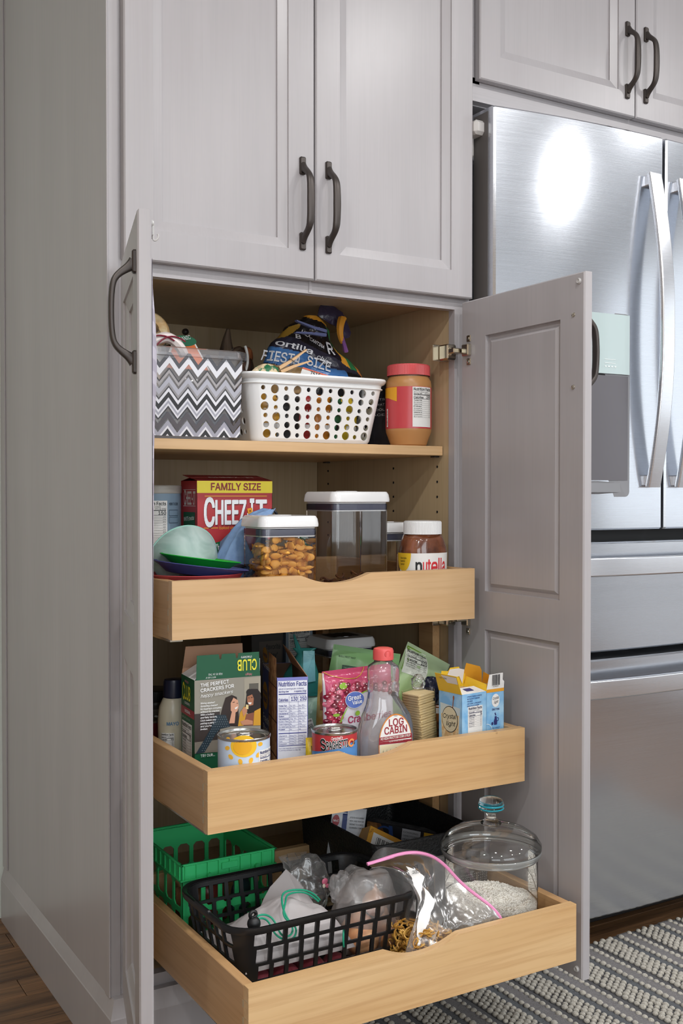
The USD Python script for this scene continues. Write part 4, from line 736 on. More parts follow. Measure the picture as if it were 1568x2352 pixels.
# ================================================================ MIDDLE DRAWER
def can(t, r, h, body, cx=0, seam=True):
    t('body', lathe([(0, .002), (r-.002, .002), (r-.001, 0), (r+.0006, .001), (r+.0006, .004), (r, .006), (r, h-.006), (r+.0006, h-.004), (r+.0006, h-.001)], 64), body, smooth=35)
    t('rim', lathe([(r+.0008, h-.0045), (r+.0012, h-.001), (r+.0004, h), (r-.0012, h), (r-.0018, h-.0035), (r*.86, h-.0042), (r*.84, h-.0030), (r*.80, h-.0042), (r*.5, h-.0040), (0, h-.0040)], 64), 'tin', smooth=35)
    a = np.linspace(0, 2*PI, 28); p_ = np.column_stack([.010*np.cos(a)*1.25, -.004+.0075*np.sin(a), np.full(28, h-.0012)+.0016*np.cos(a)*0])
    t('pull_tab', [tube(p_, .0016, 6), box(-.006, .006, .002, .014, h-.0035, h-.0008, .0008), move(lathe([(0, 0), (.0035, 0), (.003, .0012), (0, .0014)], 16), 0, .010, h-.001)], 'tin')
# 14 small can, dark lidded jar, dressing bottle
t = Thing('can', 'short red and blue can at the left back of the middle drawer', 'can', (-.266, .20, ZM)); can(t, .033, .090, ink('8a2f33')); t('blue_band', lathe([(.0333, .002), (.0333, .030)], 48), ink('3c5f8f'), smooth=True)
t = Thing('spice_jar', 'dark jar with a black lid behind the cream dressing bottle', 'jar', (-.205, .305, ZM)); t('jar', lathe([(0, 0), (.036, 0), (.037, .003), (.037, .098), (.034, .104)], 40), ink('4a4640', .3)); t('lid', ribbed(.036, .104, .126, 60), 'black_plastic'); t('label', lathe([(.0374, .02), (.0374, .09)], 40), ink('8d8778'), smooth=True)
t = Thing('dressing_bottle', 'cream mayonnaise bottle with a navy cap behind the green cracker box', 'bottle', (-.2560, .075, ZM))
el = lambda s, z, k_=.82: np.column_stack([s*np.cos(np.linspace(0, 2*PI, 48, endpoint=False)), s*k_*np.sin(np.linspace(0, 2*PI, 48, endpoint=False)), np.full(48, z)])
t('bottle', loft([el(s, z) for z, s in ((0, .027), (.004, .030), (.06, .030), (.11, .0305), (.135, .028), (.148, .022), (.154, .018))]), ink('d3ccb4', .25), smooth=True); t('cap', loft([el(s, z, .9) for z, s in ((.151, .0195), (.153, .0205), (.180, .0195), (.184, .018), (.185, .006))]), ink('1d2238', .3), smooth=40)
W = lambda ms, l: move(wrap(ms, .0306, -112, 0, l, .006), s=(1, .84, 1)); p, ms = nutri(.026, .06, '90', 5); a = t('nutrition_label', W([move(p, -.024, .03)], .0006), 'paper_white', smooth=True); part(a, 'lettering', W([move(m_, -.024, .03) for m_ in ms], .0011), 'ink_1b1b1d', smooth=False)
t('label', W([pgon((.004, .03), (.03, .03), (.03, .066), (.016, .056), (.004, .050))], .0006), ink('1f5340'), smooth=True); t('lettering', W([txt('MAYO', .006, -.012, .104, .022, bold=True)], .0006), ink('3d7fae'), smooth=False)
# 15 green cracker box, open
w, d, h = .1216, .078, .2025
t = Thing('cracker_box', 'open dark green cracker box showing two smiling women on its front', 'box', (-.2076, -.025, ZM), rz=-5.7)
carton(t, w, d, h, ink('155a3c', .4))
F = lambda ms, l=.0004: front(ms, -w/2, -d/2, 0, l); Lf = lambda ms, l=.0004: leftf(ms, -w/2, d/2, 0, l)
zc = lambda p: ((p[0]-415)*.0002042, h-(p[1]-(560-.078*(p[0]-415)))*.0001876); PG = lambda *ps: pgon(*[zc(p) for p in ps])
pic = t('picture', F([rect(0, h-.1245, w, h-.0004)]), ink('948f83', .4), smooth=False)
def pp(name, ms, c, l): return part(pic, name, F(ms, l), ink(c, .4), smooth=False)
pp('picture_wall', [PG((860, 540), (1010, 525), (1010, 980), (860, 985))], 'a39c8c', .0006); pp('picture_window', [PG((905, 590), (990, 585), (990, 700), (905, 705))], '5d5a52', .0008); pp('picture_counter', [PG((415, 870), (640, 850), (640, 1225), (415, 1235))], '3c3330', .0006)
pp('picture_table', [PG((415, 1130), (640, 1110), (640, 1225), (415, 1235))], '7d766b', .0008)
oz = lambda x, y, rx_, ry_, **k_: oval(*zc((x, y)), rx_*.0002042, ry_*.0001876, 28, **k_)
pp('picture_hair', [PG((745, 695), (690, 720), (665, 800), (640, 900), (660, 960), (720, 985), (800, 990), (810, 900), (800, 780), (790, 715))], '2f211d', .0012); pp('picture_face', [PG((760, 720), (800, 745), (808, 800), (795, 850), (760, 870), (735, 840), (735, 770)), PG((745, 850), (780, 850), (770, 960), (720, 960))], 'd8a184', .0016)
pp('picture_smile', [PG((770, 815), (800, 800), (792, 822), (775, 830))], 'f3ece6', .0020); pp('picture_eye', [PG((752, 762), (772, 758), (772, 763), (753, 768)), PG((788, 770), (800, 770), (799, 774), (788, 775))], '2f211d', .0020); pp('picture_shirt', [PG((600, 880), (690, 880), (730, 990), (640, 1010), (600, 1060), (500, 1225), (425, 1235), (480, 1140), (555, 1010))], '263640', .0014)
pp('shirt_dots', [oz(x+9*((y//22)%2), y, 2.2, 2.4) for y in range(900, 1220, 22) for x in range(480, 720, 19) if sg.Polygon([(610, 890), (690, 885), (722, 985), (640, 1005), (600, 1055), (500, 1218), (436, 1225), (490, 1140), (560, 1015)]).contains(sg.Point(x+9*((y//22)%2), y))], 'b9c6cc', .0018)
pp('picture_hair', [PG((870, 780), (880, 690), (920, 640), (980, 640), (1010, 680), (1010, 900), (960, 870), (900, 880), (860, 830)), oz(905, 670, 28, 30), oz(990, 720, 24, 40), oz(985, 820, 26, 40)], '231b1b', .0012); pp('picture_face', [PG((885, 710), (930, 690), (945, 730), (940, 790), (905, 800), (885, 760))], 'a86f52', .0017); pp('picture_smile', [PG((890, 765), (925, 765), (918, 785), (898, 783))], 'f0e8e2', .0021); pp('picture_eye', [PG((893, 722), (905, 720), (905, 725), (893, 727)), PG((918, 718), (934, 716), (934, 721), (918, 723))], '1b1413', .0021)
pp('picture_cardigan', [PG((820, 860), (860, 800), (880, 860), (850, 985), (800, 990)), PG((950, 850), (1008, 820), (1008, 985), (940, 985))], 'd39b2c', .0015); pp('picture_top', [PG((870, 880), (950, 860), (940, 985), (850, 985))], '8a5240', .0013); pp('picture_arm', [PG((820, 945), (880, 925), (935, 940), (935, 975), (840, 978)), PG((835, 830), (880, 800), (885, 850), (850, 900))], 'c58a6a', .0019); pp('picture_cracker', [PG((872, 785), (896, 790), (894, 830), (870, 826))], 'e6cf96', .0023)
t('lettering', F([txt('THE PERFECT', .0060, .0105, h-.0122, .0515, bold=True, rot=4), txt('CRACKERS FOR', .0060, .0105, h-.0212, .061, bold=True, rot=4), txt('happy snackers', .0056, .0105, h-.0305, .058, lean=.35, rot=4)]+lines(['Slicing apples?', 'Spreading cheese?', 'No topping\'s complete', 'without its cracker.', 'With a buttery', 'and flaky texture,', 'Club makes any', 'pairing a party -', 'and you\'re', 'invited.'], .0028, .0050, .0098, h-.0415, [.026, .031, .038, .035, .025, .030, .028, .028, .020, .013], bold=True, lean=.15)+[txt('TRY OUR...', .0045, .010, h-.1335, .026, bold=True)], .0026), 'ink_f4f4f4', smooth=False)
# its flaps
fl_ = sg.Polygon([(.003, 0), (w-.001, 0), (w-.003, .0425), (w*.66, .0425), (w*.645, .034), (w*.625, .034), (w*.61, .0425), (w*.41, .0425), (w*.395, .034), (w*.375, .034), (w*.36, .0425), (.0045, .0425)])
a = t('front_flap', front([prism(fl_, .0006)], -w/2, -d/2, h, 0), ink('14573a', .4), smooth=False)
part(a, 'lettering', front([move(txt('CLUB', .0185, 0, 0, .036, bold=True), .114, .030, rz=180)], -w/2, -d/2, h, .0014), ink('e9e13b', .4), smooth=False); part(a, 'lettering', front([move(txt('crackers', .0045, 0, 0, .020, lean=.2), .105, .0365, rz=180), move(txt('FEB 03 24 TAS', .0034, 0, 0, .025), .050, .010, rz=180), move(txt('BEST IF USED BY', .0026, 0, 0, .018), .038, .0045, rz=180)], -w/2, -d/2, h, .0014), 'ink_f4f4f4', smooth=False); part(a, 'lettering', front([move(txt("Kellogg's", .004, 0, 0, .012, lean=.2), .105, .0055, rz=180)], -w/2, -d/2, h, .0014), ink('e08a9a'), smooth=False)
a = t('side_flap', tm([(-w/2, -d/2+.002, h), (-w/2, d/2-.002, h), (-w/2+.030, d/2-.012, h+.021), (-w/2+.030, -d/2+.008, h+.021), (-w/2+.0006, -d/2+.002, h-.0006), (-w/2+.0006, d/2-.002, h-.0006), (-w/2+.0306, d/2-.012, h+.0204), (-w/2+.0306, -d/2+.008, h+.0204)], [(0, 1, 2), (0, 2, 3), (4, 6, 5), (4, 7, 6), (2, 6, 7), (2, 7, 3), (0, 3, 7), (0, 7, 4), (1, 5, 6), (1, 6, 2)]), 'paper_white', smooth=False); part(a, 'glue_mark', onface([oval(.018, .040, .006, .010)], (-w/2, d/2, h), (.03, 0, .021), (0, -1, 0), .0012), ink('c89a72'), smooth=False)
t('side_flap', move(box(w/2-.0006, w/2, -d/2+.003, d/2-.003, h, h+.03), 0, 0, 0), 'paper_white', smooth=False); t('back_flap', front([prism(sg.Polygon([(.001, 0), (w-.004, 0), (w-.006, .048), (.008, .048)]), .0006)], -w/2, d/2+.0004, h, 0), 'kraft', smooth=False)
a = t('side_logo', Lf([txt('C', .029, .010, h-.042, .013, bold=True), txt('LUB', .024, .024, h-.0405, .032, bold=True)], .0008), ink('e9e13b', .4), smooth=False); t('lettering', Lf([txt('crackers', .0055, .022, h-.049, .030, lean=.2)], .0008), 'ink_f4f4f4', smooth=False); t('lettering', Lf([txt("Kellogg's", .004, .024, h-.0105, .022, lean=.2)], .0008), ink('e08a9a'), smooth=False)
a = t('red_band', Lf([rect(0, h-.0685, d, h-.0545)], .0004), ink('a63b47', .4), smooth=False); part(a, 'lettering', Lf([txt('ORIGINAL', .0048, .022, h-.0635, .034, bold=True)], .0008), 'ink_f4f4f4', smooth=False); t('lettering', Lf([txt('NET WT 13.7 OZ', .003, .008, h-.0755, .045)], .0008), ink('b9cfc0'), smooth=False)
p, ms = nutri(.058, .112, '70', 8); onboth(t, move(p, .006, .010), [move(m_, .006, .010) for m_ in ms], Lf)
# 16 pineapple can
t = Thing('can', 'pineapple can with a yellow sun in front of the green cracker box', 'can', (-.2290, -.1645, ZM), rz=10); can(t, .0432, .1262, ink('c9daef', .35)); W = lambda ms, l: wrap(ms, .0432, -126, 0, l, .006)
zd = lambda x, y: ((x-850)*.000215, .1262-(y-1105)*.00020); t('sun', W([oval(*zd(850, 1160), .0218, .0178)], .0004), ink('f4c32f', .35), smooth=True); t('sun_core', W([oval(*zd(842, 1165), .015, .0125)], .0008), ink('f0b22a', .35), smooth=True)
for x, y, r_ in ((718, 1182, 15), (748, 1250, -35), (825, 1285, -75), (905, 1278, 70), (965, 1240, 40), (722, 1110, 30), (985, 1155, -5)): t('sun_ray', W([move(oval(0, 0, .0048, .0034), *zd(x, y), rz=r_)], .0004), ink('f2b93a', .35), smooth=True)
p, ms = nutri(.040, .096, '60', 7); a = t('nutrition_label', W([move(p, .026, .010)], .0005), 'paper_white', smooth=True); part(a, 'lettering', W([move(m_, .026, .010) for m_ in ms], .0010), ink('27346e'), smooth=False)
a = t('badge', W([oval(-.035, .055, .011, .020)], .0005), 'paper_white', smooth=True); part(a, 'lettering', W([txt('Dole', .010, -.045, .053, .020, bold=True)], .0010), ink('c8323a'), smooth=False); part(a, 'lettering', W([txt('TIDBITS', .004, -.0435, .044, .017)], .0010), ink('2a4f9c'), smooth=False)
# 17 graham cracker box, open
w, d, h = .0562, .165, .1975
t = Thing('graham_box', 'open blue graham cracker box with its nutrition panel facing out', 'box', (-.0718, -.0105, ZM), rz=-17.8)
carton(t, w, d, h, ink('4f55a0', .4))
F = lambda ms, l=.0004: front(ms, -w/2, -d/2, 0, l); Lf = lambda ms, l=.0004: leftf(ms, -w/2, d/2, 0, l)
a = t('nutrition_label', F([rect(.0012, h-.150, w-.0012, h-.006)]), ink('e6e8f2', .4), smooth=False); m_ = []
T_ = lambda s, x, y, hh, ww, **k_: m_.append(txt(s, hh, x, h-y, ww, **k_))
T_('Nutrition Facts', .003, .0155, .0078, .0505, bold=True); T_('about 12 servings per container', .003, .0215, .0028, .046); T_('Serving size', .003, .0265, .0030, .018, bold=True); T_('4 squares (30g)', .031, .0265, .0030, .022, bold=True); m_.append(rect(.003, h-.0305, w-.003, h-.0287)); T_('Calories', .003, .0425, .0052, .017, bold=True); T_('130', .0255, .0420, .0068, .0115, bold=True); T_('250', .0415, .0420, .0068, .0118, bold=True)
T_('Per 4 squares', .024, .0335, .0018, .013); T_('Per 2 servings', .040, .0335, .0018, .013); m_ += [rect(.003, h-.0442, w-.003, h-.0438), rect(.0218, h-.1205, .0221, h-.033), rect(.0382, h-.1205, .0385, h-.033)]
for i, (s, a1, a2) in enumerate((('Total Fat', '3g  4%', '6g  8%'), ('Saturated Fat', '0g  0%', '1g  5%'), ('Trans Fat', '0g', '0g'), ('Cholesterol', '0mg 0%', '0mg 0%'), ('Sodium', '130mg 6%', '260mg 11%'), ('Total Carbohydrate', '24g  9%', '47g 17%'), ('Dietary Fiber', '1g  4%', '2g  7%'), ('Total Sugars', '8g', '16g'), ('Incl. Added Sugars', '8g 16%', '15g 30%'), ('Protein', '2g', '4g'))):
    y_ = .0515+.0047*i; T_(s, .003, y_, .0024, min(.018, .0016*len(s)), bold=i in (0, 3, 4, 5, 9)); T_(a1, .0228, y_, .0022, .0017*len(a1)); T_(a2, .0392, y_, .0022, .0017*len(a2)); m_.append(rect(.003, h-y_-.0012, w-.003, h-y_-.0009))
m_.append(rect(.003, h-.1005, w-.003, h-.0990))
for i, s in enumerate(('Vitamin D', 'Calcium', 'Iron', 'Potassium')): y_ = .1055+.0047*i; T_(s, .003, y_, .0024, .0016*len(s)); T_('0mcg 2%', .0228, y_, .0022, .012); T_('0mcg 2%', .0392, y_, .0022, .012); m_.append(rect(.003, h-y_-.0012, w-.003, h-y_-.0009))
m_.append(rect(.003, h-.1225, w-.003, h-.1216)); T_('The % Daily Value tells you how much a nutrient', .003, .1275, .0019, .049); T_('in a serving contributes to a daily diet.', .003, .1310, .0019, .040)
part(a, 'lettering', F(m_, .0009), ink('474b8e'), smooth=False)
t('lettering', F(lines(['INGREDIENTS: UNBLEACHED ENRICHED', 'FLOUR (WHEAT FLOUR, NIACIN), GRAHAM', 'FLOUR, SUGAR, CANOLA OIL, HONEY,', 'LEAVENING (BAKING SODA), SALT,', 'SOY LECITHIN, ARTIFICIAL FLAVOR.'], .0026, .0042, .003, h-.1545, [.050, .050, .049, .047, .040]), .0008), ink('e6e8f2'), smooth=False)
t('blue_print', Lf([rect(0, .0, d*.44, h+.0)], .0004), ink('4258a0', .4), smooth=False)
lc = speck('graham_print', 'a8663f', 'cb9064', 90, .6, .05); a = None
for i in range(3): t('graham_print', Lf([flat(sg.box(d*.46, h-.062*(i+1)+.002-.02, d-.003, h-.062*i-.0205).buffer(-.003).buffer(.003))], .0006), lc, smooth=False)
t('graham_print', Lf([rect(d*.46, h-.0185, d-.003, h+.034)], .0006), speck('graham_print_top', '96633f', 'b98a5c', 90, .6, .05), smooth=False); t('print_gap', Lf([rect(d*.44, 0, d, h)], .0002), ink('4d2d22'), smooth=False)
for y_ in (h-.055, h+.022): a = t('logo', Lf([oval(d*.22, y_, .030, .026 if y_ < h else .014)], .0008), ink('e2a93a', .4), smooth=False); part(a, 'lettering', Lf([txt('Honey', .010, d*.22-.024, y_+.002, .05, bold=True), txt('Maid', .010, d*.22-.020, y_-.012, .04, bold=True)] if y_ < h else [txt('Honey Maid', .007, d*.22-.020, y_-.003, .044, bold=True)], .0012), ink('2b3b86'), smooth=False)
t('lettering', Lf([txt('Fresh', .014, .010, h-.105, .070, bold=True), txt('Stacks', .014, .010, h-.125, .072, bold=True), txt('Fresh Stacks', .008, .008, h-.002, .080, bold=True)], .0010), 'ink_f4f4f4', smooth=False)
t('side_flap', Lf([prism(sg.Polygon([(0, 0), (d, 0), (d-.004, .036), (d*.55, .040), (.010, .044), (.004, .036)]), .0006)], -.0006), ink('3c4a8a', .4), smooth=False)
t('side_flap', tm([(w/2, -d/2+.001, h), (w/2, d/2, h), (w/2-.016, d/2, h+.036), (w/2-.012, d/2-.05, h+.030), (w/2-.0008, -d/2+.001, h-.0006), (w/2-.0008, d/2, h-.0006), (w/2-.017, d/2, h+.0354), (w/2-.013, d/2-.05, h+.0294)], [(0, 1, 2), (0, 2, 3), (4, 6, 5), (4, 7, 6), (0, 3, 7), (0, 7, 4), (3, 2, 6), (3, 6, 7)]), 'kraft', smooth=False)
t('front_edge', F([rect(0, h-.0058, w, h)], .0004), ink('7f83c8', .4), smooth=False)
# 18 boxes at the back
t = Thing('dark_snack_box', 'dark snack box lettered favorite day at the back of the middle drawer', 'box', (.018, .262, ZM)); w, d, h = .075, .05, .232
carton(t, w, d, h, ink('2f2925', .5), open_=False); t('lettering', front([txt('favorite', .0105, .034, .198, .034, bold=True), txt("day'", .0105, .042, .180, .019, bold=True)], -w/2, -d/2, 0, .0006), ink('0c0a0a'), smooth=False); t('picture', front([rect(.018, .02, w-.004, .215)], -w/2, -d/2, 0, .0003), ink('4a4139'), smooth=False)
t = Thing('cereal_box', 'blue gray box with a white nutrition panel at the back of the middle drawer', 'box', (.094, .262, ZM)); w, d, h = .066, .05, .245
carton(t, w, d, h, ink('73808c', .5), open_=False); p, ms = nutri(.052, .185, '50', 10); onboth(t, move(p, .007, .050), [move(m_, .007, .050) for m_ in ms], lambda q, l: front(q, -w/2, -d/2, 0, l), white=ink('b9bab6'))
t = pop_box('gray white lidded container at the back of the middle drawer', (.172, .195, ZM), 0, .112, .098, .222, 'storage_container'); t('lid_print', topf([rect(-.034, -.026, .034, .026)]+[rect(-.034+.018*i, -.03, -.026+.018*i, .03) for i in range(4)], 0, 0, .2225, .0008), ink('3a3634'), smooth=False)
# 19 pouches
def stretch(m, k_): v = m.vertices.copy(); return tm(k_(v), m.faces)
t = Thing('teal_pouch', 'teal pouch with its top twisted up behind the graham cracker box', 'pouch', (-.005, .050, ZM), rz=-32)
mm, f_ = pillow(.088, .150, .04, 22, 22, 3, .004, 11); t('pouch', mm, foil('pouch_mint', '8fb09c', .3)); p, ms = nutri(.034, .075, '140', 6); ro = lambda q: [move(m_, .030, .018, rz=16) for m_ in q]; a = t('nutrition_label', drape(ro([move(p, -.02, 0)]), f_), 'paper_white', smooth=False); part(a, 'lettering', drape(ro([move(m_, -.02, 0) for m_ in ms]), f_, .0012), 'ink_1b1b1d', smooth=False)
a_ = np.linspace(0, 2*PI, 28, endpoint=False); t('pouch_top', loft([np.column_stack([cx_+rx_*np.cos(a_)*(1+.25*(meshkit.fbm(np.column_stack([np.cos(a_)*2.5, np.sin(a_)*2.5, np.full(28, z*40)]), 2, 5)-.5)), ry_*np.sin(a_), np.full(28, z)]) for z, rx_, ry_, cx_ in ((.135, .042, .016, 0), (.155, .040, .017, .0), (.178, .033, .016, .002), (.200, .022, .014, .006), (.215, .013, .010, .006), (.222, .021, .006, .008), (.226, .024, .003, .009))]), foil('pouch_teal', '2f7d78', .25), smooth=40); t('folded_edge', tm([(.006, -.018, .160), (.030, -.020, .165), (.028, -.012, .222), (.006, -.012, .222)], [(0, 1, 2), (0, 2, 3)]), foil('pouch_sky', '7fc3cb', .3), smooth=False); t('twisted_tip', tube(spline([(.0, 0, .215), (-.008, .002, .235), (-.013, .003, .252)], 10), np.linspace(.007, .0015, 10), 7), 'pouch_teal')
t = Thing('tan_pouch', 'tan and yellow printed pouch standing beside the pink cranberry pouch', 'pouch', (.004, -.038, ZM), rz=-28, ry=3); mm, f_ = pillow(.052, .188, .02, 14, 22, 3, .003, 13); t('pouch', mm, speck('pouch_tan', 'c79b45', 'd8c27a', 26, .3, .2)); t('print', drape([pgon((-.02, .12), (.02, .12), (.016, .165), (-.004, .178), (-.022, .15)), pgon((-.01, .02), (.02, .03), (.012, .075), (-.012, .06))], f_), speck('pouch_print', '7d3a28', 'a9643c', 60, .4, .05), smooth=False)
t = Thing('yellow_packet', 'narrow bright yellow packet between the graham cracker box and the spaghetti can', 'packet', (-.076, -.124, ZM), rz=-18); mm, f_ = pillow(.024, .094, .014, 10, 14, 3, .002, 14); t('packet', mm, foil('packet_yellow', 'e0c030')); t('lettering', drape([rect(-.003, .02, .002, .08)], f_), ink('3a2f12'), smooth=False)
def green_pouch(label, loc, rz, ry, w, h, c0, c1, seed, cut=None):
    t = Thing('green_pouch', label, 'pouch', loc, rz, ry=ry); mm, f_ = pillow(w, h, .045, 26, 26, 3, .006, seed)
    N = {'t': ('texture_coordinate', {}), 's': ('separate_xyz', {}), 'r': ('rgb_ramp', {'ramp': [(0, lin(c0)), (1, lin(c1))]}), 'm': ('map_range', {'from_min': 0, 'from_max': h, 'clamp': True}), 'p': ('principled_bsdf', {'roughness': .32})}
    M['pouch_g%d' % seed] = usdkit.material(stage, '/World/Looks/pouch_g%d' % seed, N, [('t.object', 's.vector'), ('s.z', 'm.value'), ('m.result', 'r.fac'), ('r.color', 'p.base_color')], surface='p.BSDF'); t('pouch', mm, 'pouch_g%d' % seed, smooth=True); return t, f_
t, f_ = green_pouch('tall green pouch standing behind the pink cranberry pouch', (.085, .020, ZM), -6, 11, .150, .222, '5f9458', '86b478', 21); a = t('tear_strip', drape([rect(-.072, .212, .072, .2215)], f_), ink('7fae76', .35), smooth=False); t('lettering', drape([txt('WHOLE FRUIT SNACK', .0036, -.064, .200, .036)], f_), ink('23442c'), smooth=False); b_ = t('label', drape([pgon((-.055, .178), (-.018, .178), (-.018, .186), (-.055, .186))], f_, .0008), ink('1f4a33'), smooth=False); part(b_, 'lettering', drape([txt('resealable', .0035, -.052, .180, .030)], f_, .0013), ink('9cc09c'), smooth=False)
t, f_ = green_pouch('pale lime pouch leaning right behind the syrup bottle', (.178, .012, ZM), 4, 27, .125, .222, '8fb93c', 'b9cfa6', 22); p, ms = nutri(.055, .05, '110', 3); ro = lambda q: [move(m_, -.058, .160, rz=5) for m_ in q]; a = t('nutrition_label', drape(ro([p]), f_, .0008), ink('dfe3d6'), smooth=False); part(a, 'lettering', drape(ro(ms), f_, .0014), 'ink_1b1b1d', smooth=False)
t('green_print', drape([pgon((-.06, .165), (-.02, .165), (-.02, .215), (-.06, .215)), pgon((-.01, .02), (.05, .02), (.05, .13), (.02, .14), (.0, .10))], f_, .0005), ink('6f9a28', .35), smooth=False); t('lettering', drape(lines(['STORE IN A', 'COOL DRY PLACE', 'RESEAL BAG', 'AFTER OPENING'], .0034, .009, .010, .165, [.026, .034, .024, .03]), f_, .0012), ink('4c5a44'), smooth=False)
# 20 cranberry pouch
t = Thing('cranberry_pouch', 'pink pouch of dried cranberries with a round blue logo', 'pouch', (.047, -.083, ZM), ry=-1.5); w, h = .150, .203; mm, f_ = pillow(w, h, .034, 56, 60, 4, .003, 31); t('pouch', mm, foil('pouch_pink', 'c0486c', .2)); zq = lambda x, y: ((x-680)*.000145, .2-(y-(565-.12*(x-160)))*.000120); PQ = lambda *ps: pgon(*[zq(*p) for p in ps])
t('clear_edge', drape([rect(-w/2, .004, -w/2+.003, .20), rect(-w/2, .004, w/2, .008)], f_, .0010), ink('d8d3d3', .25), smooth=False); t('label', drape([flat(sg.Polygon([zq(*p) for p in ((350, 1300), (400, 1100), (520, 940), (680, 850), (800, 810), (1000, 840), (1190, 880), (1190, 1900), (330, 1900))]).intersection(sg.box(-w/2+.001, .01, w/2-.001, .2)))], f_, .0020), ink('d9d6dd', .3), smooth=False)
rnd = random.Random(5); be = []; lp = sg.Polygon([(335, 1500), (380, 1110), (510, 940), (670, 850), (800, 800), (1000, 830), (1200, 870), (1200, 1500)])
for y in range(730, 1420, 62):
    for x in range(200, 1190, 66):
        q_ = (x+rnd.uniform(-20, 20)+(33 if (y//62) % 2 else 0), y+rnd.uniform(-16, 16))
        if not lp.contains(sg.Point(q_)) and q_[1] > 690+max(0, 300-q_[0])*1.0 and q_[0] < 1180: be.append((*q_, rnd.uniform(32, 46)))
for i, (x, y, r_) in enumerate(be): t('berry_print', drape([oval(*zq(x, y), r_*.000145, r_*.000128, 18)], f_, .0022+.00003*i), ink(('b23a52', '8c2238', 'cf6a80', '6f1a2c')[i % 4], .2), smooth=False)
t('berry_shine', drape([oval(*zq(x-12, y-14), r_*.00004, r_*.00003, 10) for x, y, r_ in be], f_, .0052), ink('eebcc6'), smooth=False); [t('leaf_print', drape([q_], f_, .0048), ink('8fb83a'), smooth=False) for q_ in (oval(*zq(400, 740), .008, .0062), oval(*zq(585, 1155), .0055, .0045), oval(*zq(285, 1180), .006, .003), PQ((640, 850), (760, 790), (830, 795), (760, 805), (660, 860)), PQ((330, 1290), (360, 1180), (440, 1040), (430, 1075), (380, 1180), (350, 1300)))]
a = t('logo', drape([oval(*zq(548, 950), .0205, .0152)], f_, .0052), ink('dfe4f0'), smooth=False); part(a, 'logo_disc', drape([oval(*zq(548, 950), .0195, .0143)], f_, .0056), ink('5872bd', .35), smooth=False); part(a, 'lettering', drape([txt('Great', .0080, *zq(450, 965), .0275, bold=True, rot=3), txt('Value', .0066, *zq(505, 1022), .0215, bold=True, rot=3)], f_, .0062), 'ink_f4f4f4', smooth=False)
t('lettering', drape([txt('Cranberries', .0125, *zq(445, 1310), .098, bold=True)], f_, .0027), ink('a8325c'), smooth=False); t('gold_cord', [tube([(x_, f_(np.array([x_]), np.array([z_]))[0]-.0016, z_) for x_, z_ in [zq(*p) for p in [(175, 545), (260, 590), (380, 625), (500, 640), (620, 630), (700, 590), (760, 520), (775, 470)]]], .0007, 6)], ink('d0a83a'))
# 21 spaghetti can
t = Thing('can', 'red and blue spaghetti can with a pull tab lid left of the syrup bottle', 'can', (-.0455, -.1490, ZM)); can(t, .0398, .1118, ink('c13a3f', .35)); W = lambda ms, l: wrap(ms, .0398, -117, 0, l, .006)
t('blue_band', W([flat(sg.Polygon([(-.125, .0), (.125, .0), (.125, .080), (.09, .088), (.044, .0945), (.02, .091), (-.02, .080), (-.045, .076), (-.125, .066)]))], .0004), ink('5a92cf', .35), smooth=True)
tt = lambda dx, dy: [txt('S', .0195, -.0265+dx, .0805+dy, .0105, bold=True, rot=6), txt('PAGHETTI', .0130, -.0150+dx, .0835+dy, .0375, bold=True, rot=6)]
t('lettering', W(tt(-.0008, 0)+tt(.0008, 0)+tt(0, .0008)+tt(0, -.0008), .0008), 'ink_f4f4f4', smooth=False); t('lettering', W(tt(0, 0), .0016), 'ink_1b1b1d', smooth=False); t('ring_logo', W([ring(.0290, .0930, .0072, .0034)], .0020), ink('ee9a5c', .35), smooth=True); t('lettering', W([txt('s', .008, .0335, .0895, .0045, bold=True)], .0020), 'ink_1b1b1d', smooth=False); t('lettering', W([txt("Campbell's", .0048, -.0085, .0998, .020, bold=True, lean=.3, rot=5)], .0010), 'ink_f4f4f4', smooth=False); t('lettering', W([txt('ORIGINAL', .0068, -.016, .0700, .034, bold=True, rot=2)], .0010), ink('dfe9f5'), smooth=False)
# 22 syrup bottle
t = Thing('syrup_bottle', 'empty clear syrup bottle with a coral cap and an arched label', 'bottle', (.0600, -.1440, ZM), rz=-6)
def se(wx, wy, z, cx=0, p_=.6): a = np.linspace(0, 2*PI, 48, endpoint=False); return np.column_stack([cx+wx*np.sign(np.cos(a))*np.abs(np.cos(a))**p_, wy*np.sign(np.sin(a))*np.abs(np.sin(a))**p_, np.full(48, z)])
t('bottle', loft([se(.044, .024, 0, .004), se(.0520, .029, .006, .004), se(.0520, .029, .085, .004), se(.0500, .029, .105, .005), se(.0435, .028, .124, .006), se(.0340, .026, .141, .004), se(.0272, .0235, .155, .0), se(.0262, .0235, .160, 0), se(.0256, .023, .164), se(.0270, .024, .168), se(.0270, .024, .180), se(.0256, .023, .184), se(.0270, .024, .188), se(.0272, .024, .205), se(.0250, .023, .213), se(.0170, .0165, .220, 0, .9), se(.0150, .015, .226, 0, 1)], True, False), 'clear_plastic', smooth=40)
t('residue', loft([se(.042, .022, .001, .004), se(.0510, .028, .008, .004), se(.0510, .028, .016, .004)]), film('syrup_film', (.55, .42, .33), .04, .05), smooth=40)
t('cap', loft([se(.0178, .0178, .224, 0, 1), se(.0188, .0188, .225, 0, 1), se(.0188, .0188, .240, 0, 1), se(.0170, .0170, .2445, 0, 1), se(.012, .012, .246, 0, 1)]), plain('cap_coral', 'e8605f', .35), smooth=40); t('cap_dimple', move(lathe([(0, .0), (.006, .0), (.0065, -.0006)], 20), 0, -.0186, .236, rx=90, s=(1, 1, 1)), ink('d9504f'))
